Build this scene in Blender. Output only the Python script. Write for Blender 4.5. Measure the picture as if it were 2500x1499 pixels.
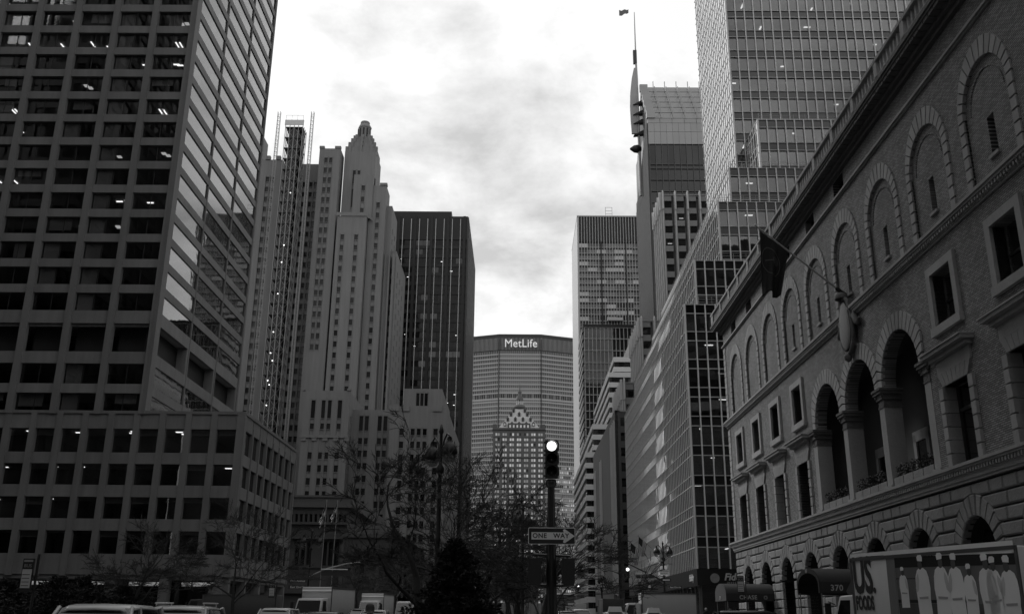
import bpy, math, random
import numpy as np
from mathutils import Vector, Matrix

# ---------------------------------------------------------------- scene, camera, light
S = bpy.context.scene
for o in list(bpy.data.objects):
    bpy.data.objects.remove(o, do_unlink=True)
COL = S.collection
R = math.radians
random.seed(7)

S.render.resolution_x, S.render.resolution_y = 1024, 613
CAM_Z = 1.65
FPX = 2320.0                                   # focal length in pixels of a 2500 px wide picture
fw = np.array([14.0, 756.5, FPX]); fw /= np.linalg.norm(fw)
up = np.array([70.0, -7100.0, FPX]); up -= fw * (up @ fw); up /= np.linalg.norm(up)
rt = -np.cross(fw, up)
if rt[0] < 0: rt = -rt
CM = np.stack([rt, fw, up])                    # rows: world x, y, z seen from the camera (x right, y down, z ahead)
cam_d = bpy.data.cameras.new('camera'); cam = bpy.data.objects.new('camera', cam_d); COL.objects.link(cam)
cx, cy, cz = CM @ np.array([1., 0, 0]), CM @ np.array([0, -1., 0]), CM @ np.array([0, 0, -1.])
cam.matrix_world = Matrix(((cx[0], cy[0], cz[0], 0), (cx[1], cy[1], cz[1], 0), (cx[2], cy[2], cz[2], CAM_Z), (0, 0, 0, 1)))
cam_d.sensor_width = 36; cam_d.lens = FPX / 2500 * 36; cam_d.clip_start = 0.05; cam_d.clip_end = 9000
S.camera = cam

SUN_EL, SUN_AZ = R(33), R(-38)                 # azimuth measured from +Y (ahead), negative = to the left
sun_dir = Vector((math.sin(SUN_AZ) * math.cos(SUN_EL), math.cos(SUN_AZ) * math.cos(SUN_EL), math.sin(SUN_EL)))
sl = bpy.data.lights.new('sun', 'SUN'); so = bpy.data.objects.new('sun', sl); COL.objects.link(so)
sl.energy = 1.5; sl.angle = R(14); sl.color = (1, 1, 1)
so.rotation_euler = sun_dir.to_track_quat('Z', 'Y').to_euler()

W = bpy.data.worlds.new('World'); S.world = W; W.use_nodes = True
nt = W.node_tree; N = nt.nodes; L = nt.links
for n in list(N): N.remove(n)
def nd(t, **k):
    n = N.new(t)
    for a, b in k.items(): setattr(n, a, b)
    return n
wo = nd('ShaderNodeOutputWorld'); bg = nd('ShaderNodeBackground'); bg.inputs[1].default_value = 0.12
sky = nd('ShaderNodeTexSky', sky_type='NISHITA'); sky.sun_disc = False
sky.sun_elevation = SUN_EL; sky.sun_rotation = SUN_AZ
sky.dust_density = 2.0; sky.air_density = 1.0
bw = nd('ShaderNodeRGBToBW'); L.new(sky.outputs[0], bw.inputs[0])
tc = nd('ShaderNodeTexCoord'); sx = nd('ShaderNodeSeparateXYZ'); L.new(tc.outputs['Generated'], sx.inputs[0])
def mth(op, a, b=None, clamp=False):
    n = nd('ShaderNodeMath', operation=op); n.use_clamp = clamp
    for i, v in enumerate((a, b)):
        if v is None: continue
        if isinstance(v, (int, float)): n.inputs[i].default_value = v
        else: L.new(v, n.inputs[i])
    return n.outputs[0]
zz = mth('ADD', mth('MAXIMUM', sx.outputs[2], 0.0), 0.28)
cxyz = nd('ShaderNodeCombineXYZ'); L.new(mth('DIVIDE', sx.outputs[0], zz), cxyz.inputs[0]); L.new(mth('DIVIDE', sx.outputs[1], zz), cxyz.inputs[1])
cl = nd('ShaderNodeTexNoise'); cl.inputs['Scale'].default_value = 4.0; cl.inputs['Detail'].default_value = 8; cl.inputs['Roughness'].default_value = 0.6
cl.inputs['Distortion'].default_value = 0.15
mp = nd('ShaderNodeMapping'); mp.inputs['Location'].default_value = (7.84, 1.624, 2.886); L.new(cxyz.outputs[0], mp.inputs[0]); L.new(mp.outputs[0], cl.inputs['Vector'])
cr = nd('ShaderNodeValToRGB'); L.new(cl.outputs[0], cr.inputs[0])
cr.color_ramp.elements[0].position = 0.33; cr.color_ramp.elements[0].color = (0, 0, 0, 1)
cr.color_ramp.elements[1].position = 0.58; cr.color_ramp.elements[1].color = (1, 1, 1, 1)
# thin gaps show the sky, the rest is bright cloud that follows the sky's own brightness towards the sun
cloud = mth('ADD', mth('MULTIPLY', bw.outputs[0], .22), 7.6)
gap = mth('ADD', mth('MULTIPLY', bw.outputs[0], .2), 4.1)
mix = nd('ShaderNodeMix'); mix.data_type = 'FLOAT'
L.new(cr.outputs[0], mix.inputs[0]); L.new(gap, mix.inputs[2]); L.new(cloud, mix.inputs[3])
L.new(mix.outputs[0], bg.inputs[0]); L.new(bg.outputs[0], wo.inputs[0])

S.view_settings.view_transform = 'Standard'; S.view_settings.look = 'None'
S.view_settings.exposure = 0.0; S.view_settings.gamma = 1.0; S.view_settings.use_curve_mapping = False
S.render.engine = 'CYCLES'
S.cycles.max_bounces = 6; S.cycles.diffuse_bounces = 3; S.cycles.glossy_bounces = 3
S.cycles.transparent_max_bounces = 8; S.cycles.caustics_reflective = False; S.cycles.caustics_refractive = False

def proj(p):
    d = CM.T @ np.array([p[0], p[1], p[2] - CAM_Z])
    if d[2] < 0.2: return None
    return 1250 + FPX * d[0] / d[2], 749.5 + FPX * d[1] / d[2], d[2]

# ---------------------------------------------------------------- materials (all grey: the photograph is black and white)
MATS = {}
def mat(name, c, rough=0.7, var=0.12, scale=1.5, bump=0.0, bscale=8.0, metal=0.0, spec=0.4, emit=0.0, streak=0.0, fine=0.0):
    if name in MATS: return MATS[name]
    m = bpy.data.materials.new(name); m.use_nodes = True
    t = m.node_tree; b = t.nodes['Principled BSDF']
    b.inputs['Roughness'].default_value = rough; b.inputs['Metallic'].default_value = metal
    b.inputs['Specular IOR Level'].default_value = spec
    b.inputs['Base Color'].default_value = (c, c, c, 1)
    if emit:
        b.inputs['Emission Color'].default_value = (1, 1, 1, 1); b.inputs['Emission Strength'].default_value = emit
    geo = t.nodes.new('ShaderNodeNewGeometry')
    def noise(vec, sc, det=5):
        n = t.nodes.new('ShaderNodeTexNoise'); n.inputs['Scale'].default_value = sc; n.inputs['Detail'].default_value = det
        t.links.new(vec, n.inputs['Vector']); return n.outputs[0]
    def math_(op, a, bb):
        n = t.nodes.new('ShaderNodeMath'); n.operation = op
        for i, v in enumerate((a, bb)):
            if isinstance(v, (int, float)): n.inputs[i].default_value = v
            else: t.links.new(v, n.inputs[i])
        return n.outputs[0]
    if var:
        f = math_('MULTIPLY_ADD', noise(geo.outputs['Position'], scale), 2 * var); f.node.inputs[2].default_value = 1 - var
        oi = t.nodes.new('ShaderNodeObjectInfo')                       # every piece a shade of its own
        g = math_('MULTIPLY_ADD', oi.outputs['Random'], var * 0.9); g.node.inputs[2].default_value = 1 - var * 0.45
        f = math_('MULTIPLY', f, g)
        if fine:
            h = math_('MULTIPLY_ADD', noise(geo.outputs['Position'], 9.0, 8), 2 * fine); h.node.inputs[2].default_value = 1 - fine
            f = math_('MULTIPLY', f, h)
        if streak:
            mpn = t.nodes.new('ShaderNodeMapping'); mpn.inputs['Scale'].default_value = (1.6, 1.6, 0.09)
            t.links.new(geo.outputs['Position'], mpn.inputs[0])
            h = math_('MULTIPLY_ADD', noise(mpn.outputs[0], 1.0, 4), 2 * streak); h.node.inputs[2].default_value = 1 - streak
            f = math_('MULTIPLY', f, h)
        col = math_('MULTIPLY', f, c)
        t.links.new(col, b.inputs['Base Color'])
    if bump:
        bn = t.nodes.new('ShaderNodeBump'); bn.inputs['Strength'].default_value = bump; bn.inputs['Distance'].default_value = 0.05
        t.links.new(noise(geo.outputs['Position'], bscale, 6), bn.inputs['Height']); t.links.new(bn.outputs[0], b.inputs['Normal'])
    MATS[name] = m
    return m

def glass(name, tint=0.35, f0=0.1, rough=0.02, wave=0.02, p=4.0, opaque=None, wscale=0.35, tilt=.014):
    """window glass: reflection rises towards grazing view; tinted see-through (or a dark room behind if opaque)"""
    if name in MATS: return MATS[name]
    m = bpy.data.materials.new(name); m.use_nodes = True; t = m.node_tree
    for n in list(t.nodes): t.nodes.remove(n)
    o = t.nodes.new('ShaderNodeOutputMaterial'); mx = t.nodes.new('ShaderNodeMixShader')
    gl = t.nodes.new('ShaderNodeBsdfGlossy'); gl.inputs['Roughness'].default_value = rough; gl.inputs['Color'].default_value = (.95, .95, .95, 1)
    if opaque is None:
        tr = t.nodes.new('ShaderNodeBsdfTransparent'); tr.inputs[0].default_value = (tint,) * 3 + (1,)
    else:
        tr = t.nodes.new('ShaderNodeBsdfDiffuse'); oi = t.nodes.new('ShaderNodeObjectInfo')
        mm = t.nodes.new('ShaderNodeMath'); mm.operation = 'MULTIPLY_ADD'; mm.inputs[1].default_value = opaque * 1.6; mm.inputs[2].default_value = opaque * .3
        t.links.new(oi.outputs['Random'], mm.inputs[0]); t.links.new(mm.outputs[0], tr.inputs[0])
    lw = t.nodes.new('ShaderNodeLayerWeight'); lw.inputs['Blend'].default_value = 0.5
    pw = t.nodes.new('ShaderNodeMath'); pw.operation = 'POWER'; pw.inputs[1].default_value = p; t.links.new(lw.outputs['Facing'], pw.inputs[0])
    ma = t.nodes.new('ShaderNodeMath'); ma.operation = 'MULTIPLY_ADD'; ma.inputs[1].default_value = 1 - f0; ma.inputs[2].default_value = f0
    t.links.new(pw.outputs[0], ma.inputs[0]); t.links.new(ma.outputs[0], mx.inputs[0])
    if wave:
        geo = t.nodes.new('ShaderNodeNewGeometry'); nz = t.nodes.new('ShaderNodeTexNoise'); nz.inputs['Scale'].default_value = wscale; nz.inputs['Detail'].default_value = 2
        t.links.new(geo.outputs['Position'], nz.inputs['Vector'])
        bn = t.nodes.new('ShaderNodeBump'); bn.inputs['Strength'].default_value = 1.0; bn.inputs['Distance'].default_value = wave
        t.links.new(nz.outputs[0], bn.inputs['Height'])
        oj = t.nodes.new('ShaderNodeObjectInfo'); wn = t.nodes.new('ShaderNodeTexWhiteNoise'); wn.noise_dimensions = '1D'; t.links.new(oj.outputs['Random'], wn.inputs['W'])
        v1 = t.nodes.new('ShaderNodeVectorMath'); v1.operation = 'MULTIPLY_ADD'; t.links.new(wn.outputs['Color'], v1.inputs[0]); v1.inputs[1].default_value = (tilt,) * 3; v1.inputs[2].default_value = (-tilt / 2,) * 3
        v2 = t.nodes.new('ShaderNodeVectorMath'); v2.operation = 'ADD'; t.links.new(v1.outputs[0], v2.inputs[0]); t.links.new(bn.outputs[0], v2.inputs[1])   # no two panes hang quite alike
        v3 = t.nodes.new('ShaderNodeVectorMath'); v3.operation = 'NORMALIZE'; t.links.new(v2.outputs[0], v3.inputs[0]); t.links.new(v3.outputs[0], gl.inputs['Normal'])
    t.links.new(tr.outputs[0], mx.inputs[1]); t.links.new(gl.outputs[0], mx.inputs[2]); t.links.new(mx.outputs[0], o.inputs[0])
    MATS[name] = m
    return m

# ---------------------------------------------------------------- mesh helpers
class MB:
    """collects shapes into one mesh"""
    def __init__(s): s.v = []; s.f = []; s.smooth = []
    def add(s, vs, fs, sm=False):
        n = len(s.v); s.v += [tuple(p) for p in vs]; s.f += [tuple(i + n for i in f) for f in fs]; s.smooth += [sm] * len(fs); return s
    def box(s, x0, x1, y0, y1, z0, z1):
        return s.add([(x0, y0, z0), (x1, y0, z0), (x1, y1, z0), (x0, y1, z0), (x0, y0, z1), (x1, y0, z1), (x1, y1, z1), (x0, y1, z1)],
                     [(0, 3, 2, 1), (4, 5, 6, 7), (0, 1, 5, 4), (1, 2, 6, 5), (2, 3, 7, 6), (3, 0, 4, 7)])
    def prism(s, a, b):
        """a, b: matching rings of 3-d points (front and back of a slab)"""
        n = len(a)
        return s.add(list(a) + list(b), [tuple(range(n)), tuple(range(2 * n - 1, n - 1, -1))] + [(i, n + i, n + (i + 1) % n, (i + 1) % n) for i in range(n)])
    def tube(s, path, rad, k=8, cap=True, sm=True):
        path = [Vector(p) for p in path]; n = len(path); rings = []
        ref = Vector((0, 0, 1))
        for i, p in enumerate(path):
            d = (path[min(i + 1, n - 1)] - path[max(i - 1, 0)])
            if d.length < 1e-9: d = Vector((0, 0, 1))
            d.normalize()
            a = d.cross(ref if abs(d.dot(ref)) < 0.95 else Vector((1, 0, 0))).normalized(); b = d.cross(a)
            r = rad[i] if isinstance(rad, (list, tuple)) else rad
            rings.append([p + (a * math.cos(2 * math.pi * j / k) + b * math.sin(2 * math.pi * j / k)) * r for j in range(k)])
        vs = [q for rg in rings for q in rg]; fs = []
        for i in range(n - 1):
            for j in range(k): fs.append((i * k + j, i * k + (j + 1) % k, (i + 1) * k + (j + 1) % k, (i + 1) * k + j))
        s.add(vs, fs, sm)
        if cap: s.add([q for q in rings[0]], [tuple(range(k))]); s.add([q for q in rings[-1]], [tuple(range(k - 1, -1, -1))])
        return s
    def lathe(s, prof, c=(0, 0, 0), k=16, sm=True, axis='z'):
        vs = []; fs = []
        for r, z in prof:
            for j in range(k):
                x, y = r * math.cos(2 * math.pi * j / k), r * math.sin(2 * math.pi * j / k)
                vs.append((c[0] + x, c[1] + y, c[2] + z) if axis == 'z' else ((c[0] + z, c[1] + x, c[2] + y) if axis == 'x' else (c[0] + x, c[1] + z, c[2] + y)))
        for i in range(len(prof) - 1):
            for j in range(k): fs.append((i * k + j, i * k + (j + 1) % k, (i + 1) * k + (j + 1) % k, (i + 1) * k + j))
        fs.append(tuple(range(k))); fs.append(tuple(range((len(prof) - 1) * k, len(prof) * k)))
        return s.add(vs, fs, sm)
    def mesh(s, name, m, off=(0, 0, 0)):
        me = bpy.data.meshes.new(name)
        me.from_pydata([(x - off[0], y - off[1], z - off[2]) for x, y, z in s.v], [], s.f)
        me.polygons.foreach_set('use_smooth', s.smooth); me.materials.append(m); me.update()
        return me

_cubes = {}
def cube(m):
    if m.name not in _cubes: _cubes[m.name] = MB().box(-.5, .5, -.5, .5, -.5, .5).mesh('unit_block', m)
    return _cubes[m.name]

# faces of a building: ('N', y) looks at the camera, ('W', x) looks right, ('E', x) looks left; d runs outward
def fp(face, u, z, d):
    k, c = face
    return (u, c - d, z) if k == 'N' else ((c + d, u, z) if k == 'W' else (c - d, u, z))

LIMIT = 296
class Thing:
    def __init__(s, name, label, cat, loc, group=None, kind=None):
        s.root = bpy.data.objects.new(name, None); COL.objects.link(s.root); s.root.location = loc; s.loc = loc
        s.root.empty_display_size = .3
        if kind: s.root['kind'] = kind
        if label: s.root['label'] = label
        if cat: s.root['category'] = cat
        if group: s.root['group'] = group
        s.q = {}
    def part(s, name, mb, m, parent=None, label=None, kind=None):
        o = bpy.data.objects.new(name, mb.mesh(name, m, s.loc)); COL.objects.link(o); o.parent = parent or s.root
        if label: o['label'] = label
        if kind: o['kind'] = kind
        return o
    def put(s, name, me, loc, rot=(0, 0, 0), scale=(1, 1, 1), parent=None):
        s.q.setdefault(name, []).append((me, loc, rot, scale, parent))
    def box(s, name, m, x0, x1, y0, y1, z0, z1):
        s.put(name, cube(m), ((x0 + x1) / 2, (y0 + y1) / 2, (z0 + z1) / 2), (0, 0, 0), (abs(x1 - x0), abs(y1 - y0), abs(z1 - z0)))
    def fb(s, name, m, face, u0, u1, z0, z1, d0, d1):
        a, b = fp(face, u0, z0, d0), fp(face, u1, z1, d1)
        s.box(name, m, min(a[0], b[0]), max(a[0], b[0]), min(a[1], b[1]), max(a[1], b[1]), min(a[2], b[2]), max(a[2], b[2]))
    def done(s):
        for name, lst in s.q.items():
            extra = []
            if len(lst) > LIMIT:
                def score(it):
                    me, loc, rot, sc, par = it
                    p = proj(loc)
                    if p is None: return 0
                    a = sorted(sc)[1] * sorted(sc)[2] if me.name.startswith('unit_block') else 1.0
                    a /= p[2] ** 2
                    return a * (1 if -60 < p[0] < 2560 and -60 < p[1] < 1560 else 1e-4)
                lst = sorted(lst, key=score, reverse=True); extra = lst[LIMIT:]; lst = lst[:LIMIT]
            for me, loc, rot, sc, par in lst:
                o = bpy.data.objects.new(name, me); COL.objects.link(o); o.parent = par or s.root
                o.location = (loc[0] - s.loc[0], loc[1] - s.loc[1], loc[2] - s.loc[2]); o.rotation_euler = rot; o.scale = sc
            if extra:
                groups = {}
                for it in extra: groups.setdefault(it[0].materials[0].name, []).append(it)
                for mn, its in groups.items():
                    mb = MB()
                    for me, loc, rot, sc, par in its:
                        M_ = Matrix.LocRotScale(Vector(loc), __import__('mathutils').Euler(rot), Vector(sc))
                        mb.add([M_ @ v.co for v in me.vertices], [tuple(p.vertices) for p in me.polygons])
                    o = s.part(name, mb, bpy.data.materials[mn]); o['kind'] = 'stuff'
        s.q = {}
        return s.root

def tag(o, label, cat, group=None, kind=None):
    if label: o['label'] = label
    if cat: o['category'] = cat
    if group: o['group'] = group
    if kind: o['kind'] = kind
    return o
def single(name, mb, m, loc, label=None, cat=None, group=None, kind=None):
    o = bpy.data.objects.new(name, mb.mesh(name, m, loc)); COL.objects.link(o); o.location = loc
    return tag(o, label, cat, group, kind)
def copy_tree(o, parent=None):
    c = o.copy(); COL.objects.link(c)
    if parent: c.parent = parent
    for ch in o.children: copy_tree(ch, c)
    return c
def text_mesh(txt, m, size=1.0, ext=0.01, shear=0.0, bold=0.0, space=1.0, xs=1.0):
    cu = bpy.data.curves.new('lettering', 'FONT'); cu.body = txt; cu.size = size; cu.extrude = ext; cu.shear = shear; cu.offset = bold
    cu.align_x = 'CENTER'; cu.align_y = 'CENTER'; cu.space_character = space; cu.resolution_u = 3
    o = bpy.data.objects.new('lettering', cu); COL.objects.link(o)
    dg = bpy.context.evaluated_depsgraph_get()
    me = bpy.data.meshes.new_from_object(o.evaluated_get(dg)); bpy.data.objects.remove(o, do_unlink=True)
    if xs != 1: me.transform(Matrix.Diagonal((xs, 1, 1, 1)))
    me.materials.clear(); me.materials.append(m); return me
def letters(T, name, txt, m, loc, face='N', rotz=0, parent=None, **k):
    """upright lettering that reads from the front of its face"""
    me = text_mesh(txt, m, **k)
    rz = {'N': 0, 'E': -math.pi / 2, 'W': math.pi / 2}[face] + rotz
    o = bpy.data.objects.new(name, me); COL.objects.link(o); o.parent = parent or T.root
    o.location = (loc[0] - T.loc[0], loc[1] - T.loc[1], loc[2] - T.loc[2]); o.rotation_euler = (math.pi / 2, 0, rz)
    return o

def wall_grid(mb, face, u0, u1, z0, z1, cols, rows, d0, d1):
    """solid wall with a rectangular hole at every column x row"""
    def bx(a, b, c, e):
        if b - a > 1e-4 and e - c > 1e-4:
            p, q = fp(face, a, c, d0), fp(face, b, e, d1)
            mb.box(min(p[0], q[0]), max(p[0], q[0]), min(p[1], q[1]), max(p[1], q[1]), c, e)
    cols = sorted(cols); rows = sorted(rows); u = u0
    for a, b in cols:
        bx(u, a, z0, z1); z = z0
        for c, e in rows: bx(a, b, z, c); z = e
        bx(a, b, z, z1); u = b
    bx(u, u1, z0, z1)
# ---------------------------------------------------------------- shared materials
asphalt = mat('asphalt', .05, .85, .2, .6, .4, 30)
paving = mat('paving', .17, .85, .15, .8, .2, 12)
kerb = mat('kerb_stone', .2, .8, .12)
paint = mat('road_paint', .55, .8, .2, 3)
soil = mat('planting_soil', .04, .95, .2)
g_clear = glass('clear_glass', .72, .06, .015, .004)
g_curtain = glass('curtain_wall_glass', .6, .095, .015, .006, p=1.9)
g_dark = glass('dark_glass', f0=.06, rough=.04, opaque=.014, wave=.006)
g_room = glass('room_window_glass', f0=.02, rough=.06, opaque=.016, wave=.006)
lamp = mat('lit_ceiling_lamp', .8, emit=2.4, var=0)
lamp_d = mat('dim_ceiling_lamp', .6, emit=.7, var=0)
interior = mat('office_interior', .10, .9, .3, .4)
ceiling = mat('office_ceiling', .32, .9, .05)
g_side = glass('side_window_glass', f0=.03, p=6, opaque=.02, rough=.05, wave=.004)
g_tower = glass('tower_side_glass', .6, .08, .02, .006, p=4.2, tilt=.006)
blindm = mat('window_blind', .42, .9, .22, .4)
black = mat('black_metal', .015, .5, .1)

# ---------------------------------------------------------------- ground
def struct(name, mb, m, par=None):
    o = bpy.data.objects.new(name, mb.mesh(name, m)); COL.objects.link(o)
    if par: o.parent = par
    else: o['kind'] = 'structure'
    return o
def gz(y):                                     # the avenue climbs gently away from the camera
    return .0085 * (min(max(y, 8.0), 250.0) - 8.0)
def slab(mb, x0, x1, y0, y1, z0, z1):
    ys = [y0] + [v for v in (8.0, 250.0) if y0 < v < y1] + [y1]
    for a, b in zip(ys, ys[1:]):
        mb.prism([(x0, a, z0 + gz(a)), (x1, a, z0 + gz(a)), (x1, a, z1 + gz(a)), (x0, a, z1 + gz(a))], [(x0, b, z0 + gz(b)), (x1, b, z0 + gz(b)), (x1, b, z1 + gz(b)), (x0, b, z1 + gz(b))])
    return mb
struct('ground', slab(MB(), -1500, 1500, -1500, 2600, -1.0, -.02), asphalt)
struct('avenue_road', slab(MB(), -16.6, 15.6, -400, 900, -.015, 0), asphalt)
for k, (xa, xb) in enumerate(((15.6, 20.0), (-20.6, -16.6))):
    for b in range(-2, 8):
        y0 = 110.3 + 78.5 * (b - 1); y1 = y0 + 60
        if b == 0: y0, y1 = 19.5, 91
        if b == 1: y0 = 109.5
        xa2, xb2 = (xa, 60) if k == 0 else (-60, xb)
        struct('pavement', slab(MB(), xa2 + (.3 if k == 0 else 0), xb2 - (0 if k == 0 else .3), y0, y1, 0, .14), paving)
        struct('kerb', slab(MB(), 15.6, 15.9, y0, y1, 0, .15) if k == 0 else slab(MB(), -16.9, -16.6, y0, y1, 0, .15), kerb)
for b in range(-2, 8):
    y0 = 110.3 + 78.5 * (b - 1); y1 = y0 + 60
    if b == 0: y0, y1 = 18.6, 91
    struct('median_kerb', slab(MB(), -3.4, 1.7, y0, y1, 0, .22), kerb)
    struct('median_bed', slab(MB(), -3.1, 1.4, y0 + 1.6, y1 - 1, .224, .30), soil)
lines = MB()
for y in range(-60, 400, 6):
    for x in (-13.2, -9.9, -6.6, 5.0, 8.4, 11.9): slab(lines, x - .06, x + .06, y, y + 3, .002, .006)
for yc in (1.8, 18.2, 93.5, 106.8):
    for i in range(-26, 26):
        x = i * .62
        if -3.6 < x < 1.9 and yc > 18: continue
        slab(lines, x - .15, x + .15, yc - 1.3, yc + 1.3, .002, .006)
struct('lane_markings', lines, paint)

# ---------------------------------------------------------------- left foreground: stone grid office block with tower and low wing
conc = mat('pale_precast_stone', .175, .75, .14, .35, .15, 10, streak=.20, fine=.10)
conc2 = mat('precast_panel', .19, .75, .16, .35, .1, 10, streak=.22, fine=.10)
frame = mat('dark_window_frame', .03, .5, .1)
T = Thing('office_tower', 'tall pale stone grid tower with wide office windows, rising off the left edge', 'building', (-60, 128, 0))
NF, WF = ('N', 110.0), ('W', -44.1)
rows = [(24.32, 26.44), (27.57, 30.05)]
rows2 = [(36.7 + 3.36 * k, 38.98 + 3.36 * k) for k in range(25)]
ZT = 36.7 + 3.36 * 25
T.part('core', MB().box(-94, -50.3, 116.2, 139, 0, ZT - .5), interior)
allrows = rows + [(31.52, 35.08)] + rows2
cols = [(-44.4 - 5.25 * k) for k in range(11)]
wr = random.Random(3)
for i, (a, b) in enumerate(allrows):
    mech = (a, b) == (31.52, 35.08)
    nxt = allrows[i + 1][0] if i + 1 < len(allrows) else ZT
    T.box('floor_slab', ceiling, -96.5, -44.7, 110.6, 144.4, b + .12, nxt - .25)
    for k in range(10):
        u1, u0 = cols[k] - .40, cols[k + 1] + .40
        T.fb('spandrel', conc2, NF, u0 - .02, u1 + .02, b, nxt, -.5, 0)
        if mech:
            T.fb('louvre', frame, NF, u0, u1, a, b, -2.2, -2.0)
            T.fb('lintel', conc, NF, u0, u1, b - .35, b, -.6, -.32)
        else:
            T.fb('window_pane', g_clear, NF, u0, u1, a, b, -.45, -.42)
            T.fb('window_bar', frame, NF, (u0 + u1) / 2 - .04, (u0 + u1) / 2 + .04, a, b, -.41, -.36)
            if k == 1 or (k in (2, 4) and wr.random() < .25):
                T.fb('partition', blindm, NF, u0 + .15, u0 + 2.0, a, b - .02, -.62, -.56)
            elif wr.random() < .3:
                T.fb('partition', blindm, NF, u0 + wr.uniform(.2, 2), u1 - wr.uniform(.2, 1.6), a + wr.uniform(.3, 1.4), b - .02, -.62, -.6)
    for k, (ya, yb) in enumerate(((111.2, 122.0), (122.3, 133.5), (133.8, 144.9))):
        T.fb('spandrel', conc2, WF, ya, yb, b, nxt, -.5, .0)
        if mech:
            T.fb('louvre', frame, WF, ya, yb, a, b, -1.6, -1.4)
            T.fb('fin', conc, WF, yb - .6, yb, a, b, -1.3, -.02)
        else: T.fb('window_pane', g_tower, WF, ya, yb, a, b, -.16, -.13)
for k in range(11):
    T.fb('pier', conc, NF, cols[k] - .4, cols[k] + .4 if k else -44.1, 23.9, ZT, -.5, .28)
T.fb('pier', conc, WF, 109.72, 111.2, 23.9, ZT, -.4, .12)
for y in (122.15, 133.65): T.fb('mullion', conc, WF, y - .15, y + .15, 24.0, ZT, -.2, .05)
T.fb('pier', conc, WF, 144.9, 145.5, 23.9, ZT, -.5, .12)
T.part('roof', MB().box(-97, -44, 110, 145.5, ZT, ZT + 1.2), conc)
T.part('rear_wall', MB().box(-97, -96.6, 110.4, 145, 23.9, ZT).box(-96.6, -44.8, 144.6, 145.3, 23.9, ZT), conc)
# lit ceiling fittings, deep in the rooms
for i, (a, b) in enumerate(rows2):
    base = [.1, .1, .05, .4, .4, .3, .4, .1, .4, .3, .6, .65, .65, .15, .1, .3, .05, .2, .2, .2, .2, .2, .2, .2, .2][i]; lamp_ = lamp if i % 3 else lamp_d
    style = i % 3
    for k in range(7):
        if wr.random() > base: continue
        u0 = cols[k + 1] + .9
        for j in range(wr.choice((1, 2, 2))):
            u = u0 + wr.uniform(0, 2.9); dd = wr.uniform(2.2, 3.4)
            if style == 0: T.fb('ceiling_light', lamp_, NF, u, u + .55, b + .02, b + .1, -dd - .6, -dd)
            elif style == 1: T.fb('ceiling_light', lamp_, NF, u, u + .8, b + .02, b + .1, -dd - .22, -dd)
            else: T.fb('ceiling_light', lamp_, NF, u, u + .14, b + .02, b + .1, -dd - 1.5, -dd)
T.done()

T = Thing('office_wing', 'low five storey stone wing in front of the left tower, square windows', 'building', (-50, 123, 0))
NF, WF = ('N', 109.9), ('W', -32.2)
rows = [(8.0, 10.54), (11.87, 14.31), (15.67, 18.1), (19.41, 22.2)]
T.part('core', MB().box(-95, -38, 115.5, 131.5, 0, 23.2), interior)
for i, (a, b) in enumerate(rows):
    nxt = rows[i + 1][0] if i < 3 else 23.95
    T.box('floor_slab', ceiling, -95, -32.8, 110.6, 136.4, b + .1, nxt - .2)
    for k in range(19):
        u1 = -33.05 - 3.04 * k; u0 = u1 - 2.3
        T.fb('window_pane', g_clear, NF, u0, u1, a, b, -.55, -.52)
        T.fb('spandrel', conc2, NF, u0, u1, b, nxt, -.6, -.06)
        if i == 0: T.fb('spandrel', conc2, NF, u0, u1, 5.75, 8.0, -.6, -.06)
        if wr.random() < .5: T.fb('window_blind', blindm, NF, u0, u1, b - wr.uniform(.2, .9), b, -.72, -.7)
        if wr.random() < (.25, .3, .35, .8)[i] and k < 10:
            for j in range(wr.choice((1, 2))):
                u = u0 + wr.uniform(.2, 1.2); dd = wr.uniform(2, 4.2)
                T.fb('ceiling_light', lamp, NF, u, u + .75, b + .02, b + .09, -dd - .3, -dd)
    for k in range(8):
        y0 = 110.65 + 3.29 * k
        T.fb('window_pane', g_side, WF, y0, y0 + 3.0, a, b, -.3, -.27)
        T.fb('spandrel', conc2, WF, y0, y0 + 3.0, b, nxt, -.3, .0)
        if i == 0: T.fb('spandrel', conc2, WF, y0, y0 + 3.0, 5.75, 8.0, -.3, .0)
for k in range(20):
    u = -32.68 - 3.04 * k
    T.fb('pier', conc, NF, u - .37, u + .37 if k else -32.2, 5.6, 23.95, -.6, .1)
T.fb('pier', conc, WF, 109.8, 110.65, 5.6, 23.95, -.3, .08)
for k in range(8):
    y = 110.65 + 3.29 * k + 3.0
    T.fb('mullion', conc, WF, y, y + .29, 5.7, 22.9, -.28, .16)
T.part('parapet', MB().box(-95, -32.1, 109.8, 110.4, 23.95, 24.3).box(-32.7, -32.08, 110.4, 137.2, 23.95, 24.3).box(-95, -32.7, 110.4, 137, 23.9, 24.02), conc)
T.part('soffit', MB().box(-95, -32.4, 110.1, 136.8, 5.3, 5.72), conc)
T.part('rear_wall', MB().box(-95, -32.3, 136.4, 137, 5.7, 23.9), conc)
for k in range(9): T.fb('column', conc, NF, -33.4 - 6.08 * k - .5, -33.4 - 6.08 * k + .5, 0, 5.3, -1.2, 0)
for k in range(5): T.fb('column', conc, WF, 110.0 + 6.5 * k, 110.7 + 6.5 * k, 0, 5.3, -1.0, -.05)
T.part('shopfront', MB().box(-94, -36, 114, 114.1, 0, 5.3).box(-36.2, -36, 114, 135, 0, 5.3), g_dark)
lit = mat('lit_transom', .5, emit=.22, var=.5, scale=2.0)
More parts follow.
